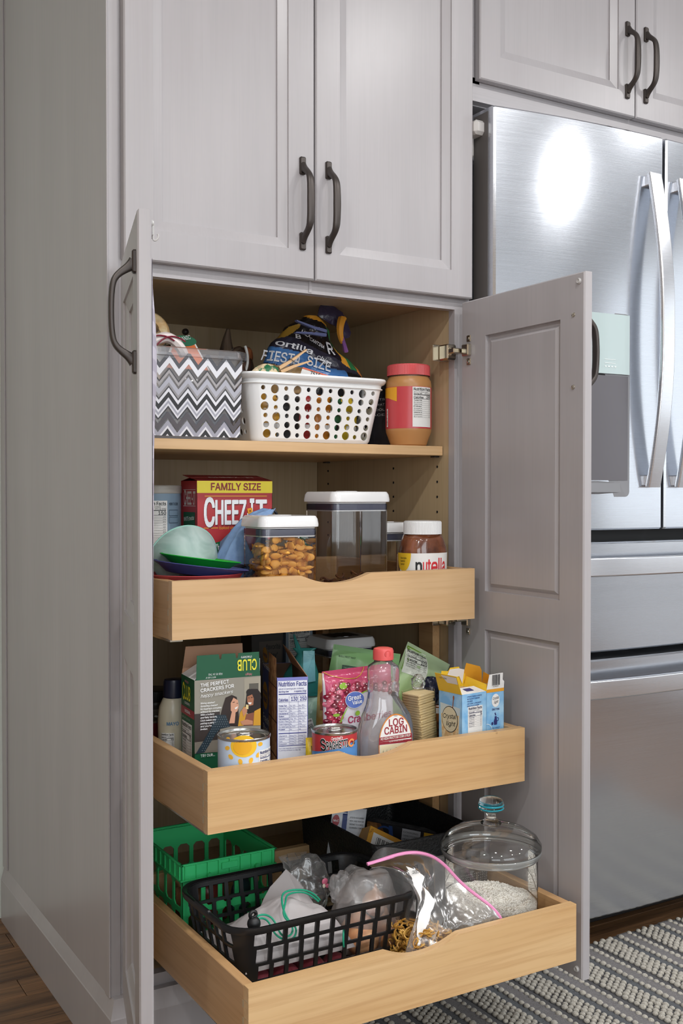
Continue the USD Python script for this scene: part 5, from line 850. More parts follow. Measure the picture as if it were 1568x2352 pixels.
ar = lambda k_, s=1: sg.Polygon([(-.0335*k_, -.06), (.0335*k_, -.06)]+[(.0335*k_*math.cos(q_), (.052*k_)*math.sin(q_)) for q_ in np.linspace(.0, PI, 24)])
Fb = lambda ms, l: front(ms, .0095, -.0292, .078, l); t('label', Fb([flat(ar(1))], .0006), ink('e08a3a', .35), smooth=False); t('label_panel', Fb([flat(ar(.955))], .0010), ink('f1efec', .4), smooth=False); t('label_band', Fb([pgon((-.0335, .004), (-.033, .012), (.033, .0145), (.0335, .0065))], .0014), ink('9c3440', .35), smooth=False)
t('label_band', Fb([rect(-.0335, -.001, .0335, .004)], .0014), ink('9c3440', .35), smooth=False); t('lettering', Fb([txt('LOG', .0125, -.0135, .0305, .030, bold=True, rot=2), txt('CABIN', .0125, -.0225, .0165, .046, bold=True, rot=2)], .0014), ink('9c3440', .35), smooth=False); t('lettering', Fb([txt('NO HIGH FRUCTOSE CORN SYRUP', .0042, -.030, .0070, .060, bold=True, rot=2), txt('NO ARTIFICIAL FLAVOR', .0022, -.013, .0020, .028, rot=2)], .0020), ink('f6efe6'), smooth=False); t('lettering', Fb([txt('THAT', .0024, -.004, .0475, .008)], .0016), ink('3b4a6b'), smooth=False)
t('picture', Fb([rect(-.031, -.030, .031, -.002)], .0012), ink('f2e5c0'), smooth=False); t('picture_trees', Fb([pgon((x, -.03), (x+.003, -.03), (x+.0015, -.012+.003*math.sin(x*900))) for x in np.arange(-.030, -.004, .0035)]+[rect(.0, -.03, .0015, -.008), rect(.010, -.03, .028, -.02)], .0018), ink('2f3440'), smooth=False)
# 23 cracker sleeve
t = Thing('cracker_sleeve', 'clear sleeve wrapped round a stack of pale crackers', 'sleeve', (.180, -.098, ZM), rz=14, ry=-5); t('film', [loft([np.column_stack([rrect(.0495, .047, .006, 4)+.0015*(meshkit.noise(np.column_stack([rrect(.0495, .047, .006, 4)*300, np.full(20 if False else len(rrect(.0495, .047, .006, 4)), z*90)]), 3)[:, None]-.5), np.full(len(rrect(.0495, .047, .006, 4)), z)]) for z in np.linspace(0, .152, 12)], True, False)], film('sleeve_film', (.99, .985, .98), .03, .12, ior=1.25), smooth=60); t('gathered_end', move(crumple(.014, .012, .015, 17, .3, 2.6), .014, .012, .151), 'bag_film', smooth=True)
sq = lambda ww: flat(sg.box(-ww/2, -ww/2, ww/2, ww/2)); t0 = None; plain('pale_cracker', 'e9d2a0', .7); plain('pale_cracker_edge', 'e8d3a4', .7)
ORD = ' first second third fourth fifth sixth seventh eighth ninth tenth eleventh twelfth thirteenth fourteenth fifteenth sixteenth seventeenth eighteenth nineteenth twentieth'.split(' '); ORD += ['twenty-'+q for q in ORD[1:10]]+['thirtieth', 'thirty-first']
ck = cat([box(-.0225, .0225, -.0215, .0215, 0, .0042, .0010)]); ca_, sa_ = math.cos(math.radians(14)), math.sin(math.radians(14))
for i in range(31):
    z = .0015+i*.00475; lx_ = -math.sin(math.radians(5))*z; X, Y = .180+ca_*lx_, -.098+sa_*lx_; lb = 'pale square cracker, %s in the clear sleeve' % ('topmost' if i == 30 else 'lowest' if i == 0 else ORD[31-i]+' from the top')
    if t0 is None: t0 = Thing('cracker', lb, 'cracker', (X, Y, ZM+z), 14, 'crackers in the sleeve', ry=-5); t0('cracker', ck, 'pale_cracker', smooth=False); continue
    c_ = Thing('cracker', lb, 'cracker', (X+rng.normal(0, .0007), Y+rng.normal(0, .0007), ZM+z), 14+rng.normal(0, 1.5), 'crackers in the sleeve', ry=-5+rng.normal(0, .8)); c_.prim.GetReferences().AddInternalReference(t0.path); c_.prim.SetInstanceable(True)
t = Thing('crumpled_film', 'crumpled piece of clear plastic film between the cracker sleeve and the lemonade box', 'wrapper', (.222, -.142, ZM)); t('film', move(crumple(.020, .022, .048, 23, .45, 3.0), z=.0), 'bag_film', smooth=False)
t = Thing('seasoning_jar', 'orange brown jar with a gray lid behind the lemonade boxes', 'jar', (.262, -.030, ZM)); t('jar', lathe([(0, 0), (.036, 0), (.037, .003), (.037, .105), (.034, .110)], 48), ink('8f5526', .3)); t('lid', ribbed(.037, .110, .134, 60), ink('56565a')); t('label', lathe([(.0373, .092), (.0373, .103)], 48), ink('d7d3cc'), smooth=True); t('lettering', wrap(lines(['ALL PURPOSE', 'SEASONING', 'NET WT 8 OZ'], .006, .014, -.03, .07, .045), .0373, -115, 0, .0005), ink('2d1a0e'), smooth=False)
t = Thing('dark_wrapper', 'dark navy wrapper crumpled behind the lemonade boxes', 'wrapper', (.232, -.050, ZM+.125)); t('wrapper', move(crumple(.020, .018, .030, 29, .5, 2.6, 3), z=-.012), foil('wrap_navy', '23263a'), smooth=False)
# 24 lemonade boxes
def sky(name):
    N = {'t': ('texture_coordinate', {}), 'n': ('noise_texture', {'scale': 28.0, 'detail': 4.0}), 'r': ('rgb_ramp', {'ramp': [(.42, lin('78b3e2')), (.62, lin('a9d3ef'))]}), 'p': ('principled_bsdf', {'roughness': .4})}
    M[name] = usdkit.material(stage, '/World/Looks/'+name, N, [('t.object', 'n.vector'), ('n.fac', 'r.fac'), ('r.color', 'p.base_color')], surface='p.BSDF')
sky('sky_print'); ink('f0c534', .4); ink('e3a02f', .4)
w, d, h = .0625, .0625, .1555; t = Thing('drink_mix_box', 'open blue drink mix box with a glass of lemonade and yellow flaps', 'box', (.2235, -.1655, ZM), rz=6); carton(t, w, d, h, 'sky_print', inner='ink_e3a02f'); F = lambda ms, l=.0004: front(ms, -w/2, -d/2, 0, l); Lf = lambda ms, l=.0004: leftf(ms, -w/2, d/2, 0, l)
p, ms = nutri(.037, .070, '5', 6, names=('Total Fat', 'Sodium', 'Total Carb', 'Sugars', 'Protein', 'Vitamin D')); onboth(t, move(p, .015, h-.094), [move(m_, .015, h-.094) for m_ in ms], F, dark=ink('2b2d52')); t('lettering', F(lines(['1 PACKET MAKES 2 QUARTS', '10 PACKETS INSIDE', 'PER BOX', 'OR USE 1 PACKET', 'PER PITCHER'], .0024, .0044, .013, h-.0065, [.037, .032, .014, .036, .03], bold=True), .0006), ink('3c4f86'), smooth=False)
t('glass_print', Lf([pgon((.004, h-.022), (.058, h-.026), (.054, .02), (.012, .02))], .0004), ink('c9d6d6', .3), smooth=False); t('drink_print', Lf([pgon((.007, h-.042), (.055, h-.040), (.052, .02), (.013, .02))], .0006), speck('lemonade_print', 'd9b27a', 'ead4a8', 120, .4, .0), smooth=False); t('straw_print', Lf([pgon((.040, h-.006), (.042, h-.006), (.039, h-.034), (.037, h-.034)), oval(.041, h-.0085, .0022, .004)], .0008), ink('9c5b36'), smooth=False)
a = t('logo', Lf([oval(.031, h-.050, .0215, .0245)], .0008), ink('2d2a28'), smooth=False); part(a, 'logo_panel', Lf([oval(.031, h-.050, .0202, .0232)], .0012), ink('d9cfae', .4), smooth=False); part(a, 'lettering', Lf([txt('Crystal', .0085, .013, h-.0495, .035, lean=.25, rot=4), txt('light', .0085, .022, h-.0625, .024, lean=.25, rot=4)], .0016), 'ink_1b1b1d', smooth=False)
def quad(pts, th=.0006): 
    p_ = np.array(pts, float); n = np.cross(p_[1]-p_[0], p_[2]-p_[0]); n /= np.linalg.norm(n); k_ = len(p_); f = [(0, i, i+1) for i in range(1, k_-1)]+[(k_, k_+i+1, k_+i) for i in range(1, k_-1)]
    for i in range(k_): j = (i+1) % k_; f += [(i, k_+i, k_+j), (i, k_+j, j)]
    return tm(np.vstack([p_, p_-n*th]), f)
y1_, y2_ = -d/2, d/2; x1_, x2_ = -w/2, w/2
a = t('side_flap', quad([(x1_, y1_, h), (x1_, y2_, h), (x1_-.012, y2_-.002, h+.0345), (x1_-.010, y1_+.003, h+.034)]), 'ink_f0c534', smooth=False); part(a, 'flap_edge', onface([rect(.003, .020, d-.003, .034)], (x1_, y2_, h), (0, -1, 0), (-.011, 0, .034), .0010), ink('e9e4de'), smooth=False); part(a, 'lettering', onface([txt('SEE SIDE', .003, .012, .027, .02)], (x1_, y2_, h), (0, -1, 0), (-.011, 0, .034), .0016), ink('5f6470'), smooth=False)
t('front_flap', quad([(x1_+.001, y1_, h), (x2_-.001, y1_, h), (x2_-.004, y1_+.030, h+.006), (x1_+.004, y1_+.030, h+.006)]), 'paper_white', smooth=False); a = t('back_flap', quad([(x1_, y2_, h), (x2_, y2_, h), (x2_+.002, y2_-.004, h+.030), (x2_-.012, y2_-.005, h+.032), (x2_-.016, y2_-.005, h+.040), (x1_+.024, y2_-.005, h+.040), (x1_+.020, y2_-.004, h+.034), (x1_+.003, y2_-.004, h+.036)]), 'ink_f0c534', smooth=False)
part(a, 'torn_print', onface([pgon((.012, .018), (.022, .004), (.030, .020), (.048, .022), (.058, .006), (.060, .034), (.044, .038), (.022, .038))], (x1_, y2_, h), (1, 0, 0), (0, -.13, 1), .0012), ink('e6e1dc'), smooth=False); t('side_flap', quad([(x2_, y2_, h), (x2_, y1_, h), (x2_+.004, y1_+.004, h+.012), (x2_+.005, y2_-.002, h+.020)]), 'ink_f0c534', smooth=False)
a = t('print_chip', onface([rect(.022, .010, .040, .022)], (x1_, y1_, h), (1, 0, 0), (0, .03, .006), .0010), ink('34407f'), smooth=False)
w, d, h = .0440, .0625, .1575; t = Thing('drink_mix_box', 'second blue drink mix box with a barcode flap and pitcher drawings', 'box', (.2795, -.1590, ZM), rz=3); carton(t, w, d, h, 'sky_print', inner='ink_e3a02f'); y1_, y2_ = -d/2, d/2; x1_, x2_ = -w/2, w/2; F = lambda ms, l=.0004: front(ms, -w/2, -d/2, 0, l)
t('top_band', F([rect(0, h-.006, w, h)], .0004), 'ink_e3a02f', smooth=False); a = t('logo', F([oval(w*.52, h-.022, .0098, .0125)], .0006), 'paper_white', smooth=False); part(a, 'lettering', F([txt('Crystal', .005, w*.52-.0075, h-.021, .015, lean=.25, rot=8), txt('light', .005, w*.52-.004, h-.028, .010, lean=.25, rot=8)], .0010), 'ink_1b1b1d', smooth=False)
pit = lambda y: [flat(sg.Polygon([(w*.44, y), (w*.60, y), (w*.62, y+.007), (w*.57, y+.012), (w*.58, y+.016), (w*.47, y+.016), (w*.47, y+.012), (w*.42, y+.007)])), ring(w*.63, y+.010, .0035, .0012), oval(w*.34, y+.003, .0024, .003)]
t('picture', F(pit(h-.068)+pit(h-.100)+[pgon((w*.46, h-.046), (w*.50, h-.0445), (w*.56, h-.0495), (w*.52, h-.051))], .0006), ink('2b2f6b'), smooth=False); t('lettering', F([txt('DIRECTIONS', .0036, w*.32, h-.0405, w*.42, bold=True)]+lines(['Empty contents of', 'packet into large', 'plastic or glass', 'pitcher.'], .0024, .0036, w*.31, h-.0745, [w*.44, w*.42, w*.36, w*.2])+lines(['Add 2 quarts', 'cold water. Stir'], .0026, .004, w*.36, h-.107, [w*.34, w*.36]), .0006), ink('2b2f6b'), smooth=False); t('picture', F([flat(sg.Point(.001, h-.078).buffer(.014, 24).difference(sg.Point(.001, h-.078).buffer(.0125, 24)).intersection(sg.box(0, 0, w, h)))], .0006), ink('cfe3f2'), smooth=False)
a = t('front_flap', quad([(x1_+.001, y1_, h), (x2_, y1_, h), (x2_, y1_-.001, h+.012), (x2_-.004, y1_-.001, h+.016), (x2_-.004, y1_-.002, h+.029), (x1_+.006, y1_-.002, h+.028), (x1_+.004, y1_-.001, h+.014)]), 'paper_white', smooth=False); part(a, 'barcode', front([rect(.013+x_, .007, .013+x_+w_, .027) for x_, w_ in ((0, .0012), (.0022, .0007), (.0036, .0016), (.0064, .0008), (.0082, .0020), (.0114, .0008), (.0130, .0012), (.0154, .0018), (.0182, .0008))]+[txt('43000', .0022, .014, .0038, .014)], -w/2, -d/2, h, .0026), ink('24242a'), smooth=False)
t('back_flap', quad([(x1_-.010, y2_, h), (x2_, y2_, h), (x2_-.006, y2_-.006, h+.026), (x2_-.012, y2_-.008, h+.034), (x1_-.004, y2_-.010, h+.044)]), 'ink_e3a02f', smooth=False); t('side_flap', quad([(x2_, y2_, h), (x2_, y1_, h), (x2_, y1_+.006, h+.010), (x2_, y2_-.004, h+.022)]), 'ink_e3a02f', smooth=False)

# ================================================================ BOTTOM DRAWER
# 25 green milk crate
plain('crate_green', '3fcf7e', .38)
t = Thing('milk_crate', 'bright green open sided plastic crate at the left of the bottom drawer', 'crate', (-.1825, .105, ZB)); w, d, h = .185, .222, .1533
def wall_x(L, hh, y0, th=.0022, cols=5, rows=2, top=.030, bot=.012, oct_=.004):
    """wall in xz, columns of octagonal openings"""
    pg = sg.box(-L/2, 0, L/2, hh); cw = (L-.012)/cols; rh = (hh-top-bot)/rows
    for c in range(cols):
        for r in range(rows):
            cx_, cz = -L/2+.006+cw*(c+.5), bot+rh*(r+.5); a_, b_ = cw/2-.0042, rh/2-.0045; k_ = .006
            pg = pg.difference(sg.Polygon([(cx_-a_, cz-b_+k_), (cx_-a_+k_, cz-b_), (cx_+a_-k_, cz-b_), (cx_+a_, cz-b_+k_), (cx_+a_, cz+b_-k_), (cx_+a_-k_, cz+b_), (cx_-a_+k_, cz+b_), (cx_-a_, cz+b_-k_)]))
    return move(upright(prism(pg, th)), y=y0)
t('front_wall', wall_x(w-.008, h-.004, -d/2+.006), 'crate_green', smooth=False); t('back_wall', wall_x(w-.008, h-.004, d/2-.004), 'crate_green', smooth=False)
for s in (-1, 1): t('side_wall', move(wall_x(d-.008, h-.004, .001), x=s*(w/2-.005), rz=90), 'crate_green', smooth=False)
t('rim', [box(-w/2, w/2, -d/2, -d/2+.0018, h-.030, h, .0006), box(-w/2, w/2, d/2-.0018, d/2, h-.030, h, .0006), box(-w/2, -w/2+.0018, -d/2, d/2, h-.030, h, .0006), box(w/2-.0018, w/2, -d/2, d/2, h-.030, h, .0006)]+[box(-w/2-.003, w/2+.003, s*d/2-.003, s*d/2+.003, h-.0035, h, .0012) for s in (-1, 1)]+[box(s*w/2-.003, s*w/2+.003, -d/2-.003, d/2+.003, h-.0035, h, .0012) for s in (-1, 1)]+[box(-w/2-.003, w/2+.003, s*d/2-.003, s*d/2+.003, h-.031, h-.028, .001) for s in (-1, 1)]+[box(s*w/2-.003, s*w/2+.003, -d/2, d/2, h-.031, h-.028, .001) for s in (-1, 1)], 'crate_green', smooth=False)
for i, x in enumerate(np.linspace(-w/2+.006, w/2-.006, 9)): t('rib', box(x-.0008, x+.0008, -d/2-.0028, -d/2+.001, h-.029, h-.002), 'crate_green', smooth=False)
for i, y in enumerate(np.linspace(-d/2+.006, d/2-.006, 10)): t('rib', [box(-w/2-.0028, -w/2+.001, y-.0008, y+.0008, h-.029, h-.002)], 'crate_green', smooth=False)
t('lug', [box(-.016, .016, -d/2-.0032, -d/2, h-.021, h-.009, .001)], 'crate_green', smooth=False); t('lug', move(lathe([(0, 0), (.005, 0), (.005, .006), (0, .006)], 16), -.04, -d/2, h-.027, rx=90), 'crate_green'); t('lug', move(lathe([(0, 0), (.005, 0), (.005, .006), (0, .006)], 16), .055, -d/2, h-.027, rx=90), 'crate_green')
t('floor', box(-w/2+.006, w/2-.006, -d/2+.006, d/2-.006, .002, .005), 'crate_green', smooth=False)
for i, (x, y, c, nmx) in enumerate(((-.05, -.05, '6f4a30', 'brown'), (.005, -.04, '8a3a34', 'brick red'), (.052, -.045, '3f5560', 'slate'), (-.02, .03, 'b08040', 'ochre'))):
    b = Thing('food_packet', nmx+' food packet lying inside the green crate', 'packet', (-.1825+x, .105+y, ZB+.006), rz=20*i, group='packets in the green crate'); mm, f_ = pillow(.058, .085, .03, 10, 10, 3, .004, 40+i); b('packet', mm, foil('crate_packet_'+c, c))
# 26 black basket
t = Thing('basket', 'black plastic grid basket filled with bags at the front of the bottom drawer', 'basket', (-.1225, -.1625, ZB)); W_, D_, h = .366, .246, .1365
sp = [(W_-.066, D_-.056, .030, 0), (W_-.062, D_-.052, .032, .004), (W_-.012, D_-.012, .046, h-.004)]
B = man(loft(rings(sp, 8)))-man(loft(rings([(a_-.006, b_-.006, r_-.003, z_+(.003 if i < 2 else .01)) for i, (a_, b_, r_, z_) in enumerate(sp)], 8))); cuts = []
nc, nr = 10, 4; cols = np.linspace(-.112, .112, nc); rws = [.016+.0285*k_ for k_ in range(nr)]
for x in cols:
    for z in rws: s_ = 1+.20*(z+.012)/h; cuts.append(man(box(x*s_-.0094*s_, x*s_+.0094*s_, -.5, .5, z, z+.0235)))
for y in np.linspace(-.062, .062, 6):
    for z in rws: s_ = 1+.28*(z+.012)/h; cuts.append(man(box(-.5, .5, y*s_-.0096*s_, y*s_+.0096*s_, z, z+.0235)))
for q_ in cuts: B = B-q_
plain('basket_black', '1b1c1e', .33); t('tub', unman(B), 'basket_black', smooth=35)
t('rim', loft(rings([(W_-.016, D_-.016, .046, h-.014), (W_-.004, D_-.004, .050, h-.012), (W_+.0005, D_+.0005, .052, h-.006), (W_, D_, .052, h-.001), (W_-.006, D_-.006, .050, h), (W_-.016, D_-.016, .046, h-.003), (W_-.0175, D_-.0175, .046, h-.012)], 8), False, False), 'basket_black', smooth=50); t('handle_notch', [box(-W_/2-.0015, -W_/2+.006, -.028, .028, h-.004, h+.003, .002), box(W_/2-.006, W_/2+.0015, -.028, .028, h-.004, h+.003, .002)], 'basket_black')
# 27 white mesh bag with a green cord
def cloth(name, rough=.9, col='dcd6d6', tr=.35):
    N = {'t': ('texture_coordinate', {}), 'n': ('noise_texture', {'scale': 900.0, 'detail': 1.0}), 'b': ('bump', {'strength': .25, 'distance': .0008}), 'd': ('diffuse_bsdf', {'color': lin(col)}), 's': ('translucent_bsdf', {'color': lin(col)}), 'm': ('mix_closure', {'fac': tr})}
    M[name] = usdkit.material(stage, '/World/Looks/'+name, N, [('t.object', 'n.vector'), ('n.fac', 'b.height'), ('b.normal', 'd.normal'), ('d.BSDF', 'm.closure1'), ('s.BSDF', 'm.closure2')], surface='m.closure'); return name
cloth('mesh_cloth')
def heap(xs, ys, pk_, base, seed, amp=.006, n=44, fold=.0):
    X, Y = np.meshgrid(np.linspace(*xs, n), np.linspace(*ys, n)); u, v = (X-xs[0])/(xs[1]-xs[0])*2-1, (Y-ys[0])/(ys[1]-ys[0])*2-1; Z = np.zeros_like(X)
    for px, py, hz, sx_, sy_ in pk_: Z = np.maximum(Z, hz*np.exp(-((X-px)/sx_)**2-((Y-py)/sy_)**2))
    edge = np.clip(1-np.maximum(np.abs(u), np.abs(v))**6, 0, 1); nz = meshkit.fbm(np.stack([X*26, Y*26, 0*X+seed], -1), 3, seed)-.5; rd = np.abs(meshkit.fbm(np.stack([X*18+Y*9, Y*18, 0*X+seed+5], -1), 2, seed+3)-.5)
    Z = base+(Z+amp*4*nz-fold*rd*2)*edge**.6*1.0; g = rect(0, 0, 1, 1, n-1, n-1).faces; v1 = np.column_stack([X.ravel(), Y.ravel(), np.maximum(Z, base+.0005).ravel()]); v2 = v1.copy(); v2[:, 2] = base; return tm(np.vstack([v1, v2]), np.vstack([g, g[:, ::-1]+len(v1)]))
t = Thing('mesh_bag', 'white mesh produce bag with a green drawstring in the black basket', 'bag', (0, 0, ZB+.004))
t('bag', heap((-.272, -.070), (-.260, -.072), [(-.232, -.225, .062, .075, .085), (-.170, -.190, .074, .095, .090), (-.110, -.195, .058, .070, .085)], .052, 2, .0035, 56, .008), 'mesh_cloth', smooth=True); q_ = [(-.178, -.115, .085), (-.150, -.105, .118), (-.114, -.098, .140), (-.092, -.105, .118), (-.070, -.125, .075), (-.110, -.15, .095)]
fp = tm(np.array(q_), [(0, 1, 5), (1, 2, 5), (2, 3, 5), (3, 4, 5)]); v, f = trimesh.remesh.subdivide_to_size(fp.vertices, fp.faces, .006); v = v+np.column_stack([0*v[:, 0], .006*(meshkit.fbm(v*40, 2, 3)-.5), 0*v[:, 0]]); t('bag_flap', tm(np.vstack([v, v+[0, .0012, 0]]), np.vstack([f, f[:, ::-1]+len(v)])), 'mesh_cloth', smooth=40)
plain('cord_green', '1c9a76', .6); cords = [[(-.256, -.255, .330), (-.238, -.250, .332), (-.221, -.250, .323), (-.216, -.262, .309), (-.209, -.266, .298), (-.195, -.266, .297), (-.189, -.260, .305), (-.192, -.250, .316), (-.187, -.220, .333), (-.173, -.200, .338), (-.145, -.190, .335), (-.111, -.180, .321), (-.090, -.175, .302)], [(-.253, -.257, .326), (-.238, -.252, .327), (-.228, -.252, .319), (-.224, -.264, .306), (-.209, -.268, .293), (-.191, -.268, .292), (-.184, -.262, .303), (-.196, -.252, .317), (-.182, -.222, .331), (-.167, -.202, .334), (-.142, -.192, .331), (-.114, -.182, .318), (-.094, -.177, .301)]]
for c_ in cords: t('drawstring', tube(spline(np.array(c_)-[0, 0, ZB+.004], 90), .0016, 8), 'cord_green')
t('toggle', [move(trimesh.creation.icosphere(subdivisions=3), -.2540, -.2525, .322-ZB-.004, s=(.0108, .0105, .0118)), tube(np.column_stack([-.2555+.0052*np.cos(np.linspace(0, 2*PI, 20)), np.full(20, -.2525), .3365-ZB-.004+.0052*np.sin(np.linspace(0, 2*PI, 20))]), .0030, 8)], 'black_plastic', smooth=True)
t('drawstring', tube(spline([(-.098, -.268, .090), (-.101, -.272, .078), (-.099, -.270, .062)], 10), .0016, 8), 'cord_green')
# 28 clear bags and what they hold
t = Thing('clear_bag', 'twisted clear plastic bag with a pink print behind the white mesh bag', 'bag', (-.072, -.082, ZB+.004)); t('film', [move(crumple(.040, .026, .055, 51, .4, 2.8), .006, -.01, .055)], 'bag_film', smooth=True); t('twisted_top', loft([np.column_stack([cx_+r_*np.cos(a_)*(1+.4*np.sin(a_*5+z*80)), .5*r_*np.sin(a_), np.full(28, z)]) for z, r_, cx_ in ((.085, .020, .006), (.105, .010, -.004), (.118, .012, -.010), (.138, .019, -.014), (.158, .022, -.020))], False, False), 'bag_film', smooth=25); t('print', [move(blob(.006, .002, .006, 3), .026, -.034, .112), move(blob(.004, .002, .004, 5), .030, -.036, .104)], ink('d9708c')); t('print', move(blob(.003, .002, .004, 7), .023, -.036, .105), ink('e9dcc8'))
t = Thing('produce_bag', 'cloudy plastic produce bag with peach colored onions at the right of the black basket', 'bag', (.004, -.178, ZB+.004)); t('film', [move(crumple(.058, .060, .078, 53, .26, 2.4), 0, 0, .004), move(crumple(.030, .028, .030, 54, .4, 2.8), .012, .052, .075), move(crumple(.022, .02, .028, 55, .4, 3), -.030, .036, .082)], 'cloudy_film', smooth=20)
speck('onion_skin', 'cf8f62', 'e2b184', 25, .45, .15); speck('potato_skin', '7d2c36', '9b4250', 30, .5, .2)
for i, (x, y, z, r_) in enumerate(((-.030, -.215, .040, .030), (.022, -.212, .038, .032), (-.006, -.165, .036, .030), (.030, -.165, .075, .024))): b = Thing('onion', 'peach colored onion, %s in the cloudy produce bag' % ('front left', 'front right', 'rear left', 'topmost')[i], 'onion', (x, y, ZB+.004+z), rz=40*i, group='onions in the produce bag'); b('onion', loft([np.column_stack([rr*np.cos(a_), rr*np.sin(a_), np.full(28, zz)]) for zz, rr in ((-r_*.92, .004), (-r_*.8, r_*.55), (-r_*.3, r_*.96), (r_*.2, r_), (r_*.65, r_*.72), (r_*.9, r_*.3), (r_*1.15, r_*.12), (r_*1.4, r_*.07))]), 'onion_skin', smooth=True)
for i, (x, y, r_) in enumerate(((-.238, -.232, .0235), (-.190, -.236, .0240), (-.141, -.236, .0245), (-.096, -.236, .0215), (-.214, -.190, .022), (-.138, -.190, .022))): b = Thing('red_potato', 'small dark red potato under the white mesh bag, %s' % ('first from the left in front', 'second from the left in front', 'third from the left in front', 'rightmost in front', 'left one behind', 'right one behind')[i], 'potato', (x, y, ZB+.005+r_*.85), rz=33*i, group='red potatoes at the bottom of the black basket'); b('potato', blob(r_*1.1, r_, r_*.88, 60+i, .08), 'potato_skin', smooth=True)
t = Thing('potato_film', 'clear film lying over the red potatoes in the black basket', 'wrapper', (-.17, -.228, ZB+.005)); t('film', heap((-.09, .085), (-.036, .05), [(-.06, -.01, .036, .03, .04), (-.02, -.015, .040, .03, .04), (.03, -.01, .040, .04, .04)], .0, 9, .004, 30, .006), 'bag_film', smooth=False)
# 29 zip bag with noodles
t = Thing('zip_bag', 'clear zip bag with a pink zipper holding golden noodles', 'bag', (0, 0, 0))
zb = [(-.013, -.205, .360), (.022, -.208, .364), (.057, -.212, .368), (.089, -.222, .366), (.104, -.243, .361), (.112, -.268, .350), (.118, -.293, .335), (.131, -.318, .318), (.149, -.336, .301), (.168, -.346, .276)]; zt = [(.001, -.192, .360), (.032, -.194, .378), (.060, -.198, .372), (.096, -.210, .366), (.115, -.231, .360), (.123, -.257, .350), (.130, -.282, .334), (.144, -.307, .318), (.161, -.328, .299), (.173, -.344, .276)]; lo = [(-.011, -.210, .352), (.028, -.262, .346), (.030, -.296, .318), (.004, -.322, .290), (-.018, -.338, .240), (.005, -.345, .225), (.033, -.346, .222), (.063, -.346, .225), (.108, -.347, .240), (.155, -.348, .262)]; bt = [(.02, -.25, .21), (.02, -.28, .20), (.01, -.30, .197), (.0, -.32, .196), (-.005, -.335, .196), (.01, -.340, .196), (.035, -.342, .196), (.06, -.342, .196), (.09, -.34, .20), (.12, -.345, .21)]
Sz, St, Sl, Sb = (spline(q_, 60) for q_ in (zb, zt, lo, bt)); rows_ = []
for k_ in np.linspace(0, 1, 26): b_ = Sz*(1-k_)+Sl*k_; n = meshkit.fbm(b_*48, 3, 7)-.5; r2 = np.abs(meshkit.fbm(b_*[30, 60, 30], 2, 9)-.5); b_ = b_+np.column_stack([.006*n, -.012*math.sin(PI*k_)-.014*n*math.sin(PI*min(1, k_*1.2))+.02*r2*math.sin(PI*k_), .010*n*math.sin(PI*k_)]); rows_.append(b_)
for k_ in np.linspace(.1, 1, 10): b_ = Sl*(1-k_)+Sb*k_; n = meshkit.fbm(b_*60, 2, 8)-.5; b_ = b_+np.column_stack([.004*n, .004*n, 0*n]); b_[:, 1] = np.maximum(b_[:, 1], -.3495); rows_.append(b_)
rows_ = [np.column_stack([q_[:, 0], np.maximum(q_[:, 1], -.3495), q_[:, 2]]) for q_ in rows_]
V = np.vstack(rows_); n = 60; Fc = [q_ for i in range(len(rows_)-1) for j in range(n-1) for q_ in ((i*n+j, i*n+j+1, (i+1)*n+j+1), (i*n+j, (i+1)*n+j+1, (i+1)*n+j))]
t('film', tm(V, Fc), film('zip_film', (.975, .97, .965), .06, .20, .12, ior=1.3), smooth=25); t('film_lip', tm(np.vstack([Sz, St]), [q_ for j in range(n-1) for q_ in ((j, j+1, n+j+1), (j, n+j+1, n+j))]), 'bag_film', smooth=True); plain('zip_pink', 'e58fbd', .35); t('zipper', tube(Sz, .0029, 8), 'zip_pink'); t('zipper', tube(Sz+[.002, .001, -.0035], .0012, 6), 'zip_pink')
lbl = lambda ij, l: None
def patch(i0, i1, j0, j1, lift): # piece of the film's own surface
    R_ = [r_[j0:j1]+np.array([0, -lift, lift*.4]) for r_ in rows_[i0:i1]]; k_ = j1-j0; return tm(np.vstack(R_), [q_ for i in range(len(R_)-1) for j in range(k_-1) for q_ in ((i*k_+j, i*k_+j+1, (i+1)*k_+j+1), (i*k_+j, (i+1)*k_+j+1, (i+1)*k_+j))])
for (i0, i1, j0, j1), nme in (((8, 19, 13, 24), 'write_on_panel'), ((9, 20, 26, 33), 'write_on_panel')): t(nme, patch(i0, i1, j0, j1, .0008), 'paper_white', smooth=True)
ctr = rows_[10][15]; t('lettering', onface([txt('DATE', .005, 0, .004, .013, bold=True), txt('CONTENTS:', .005, -.002, -.004, .017, bold=True)], ctr+np.array([-.004, -.010, .004]), (.95, .2, -.12), (.15, .35, .92), 0), 'ink_1b1b1d', smooth=False)
nd = []
for i in range(420):
    a = np.linspace(0, rng.uniform(1.5, 4.5), 8); r_ = rng.uniform(.006, .012); m_ = move(tube(np.column_stack([r_*np.cos(a), r_*np.sin(a), .0015*np.sin(3*a)]), .0016, 5), rz=rng.uniform(0, 360), rx=rng.normal(0, 50)); fy__ = rng.uniform(0, 1); x = rng.uniform(-.002, .082); z = rng.uniform(0, 1)*(.072-.35*max(0, x-.03)); nd.append(move(m_, x, -.262-.066*fy__*(1-.2*z), .206+z))
solo('noodles', nd, speck('noodle', 'a8762c', 'd9ab55', 60, .4, .1), 'golden dry noodles in the bottom of the zip bag', 'pasta', kind='stuff')
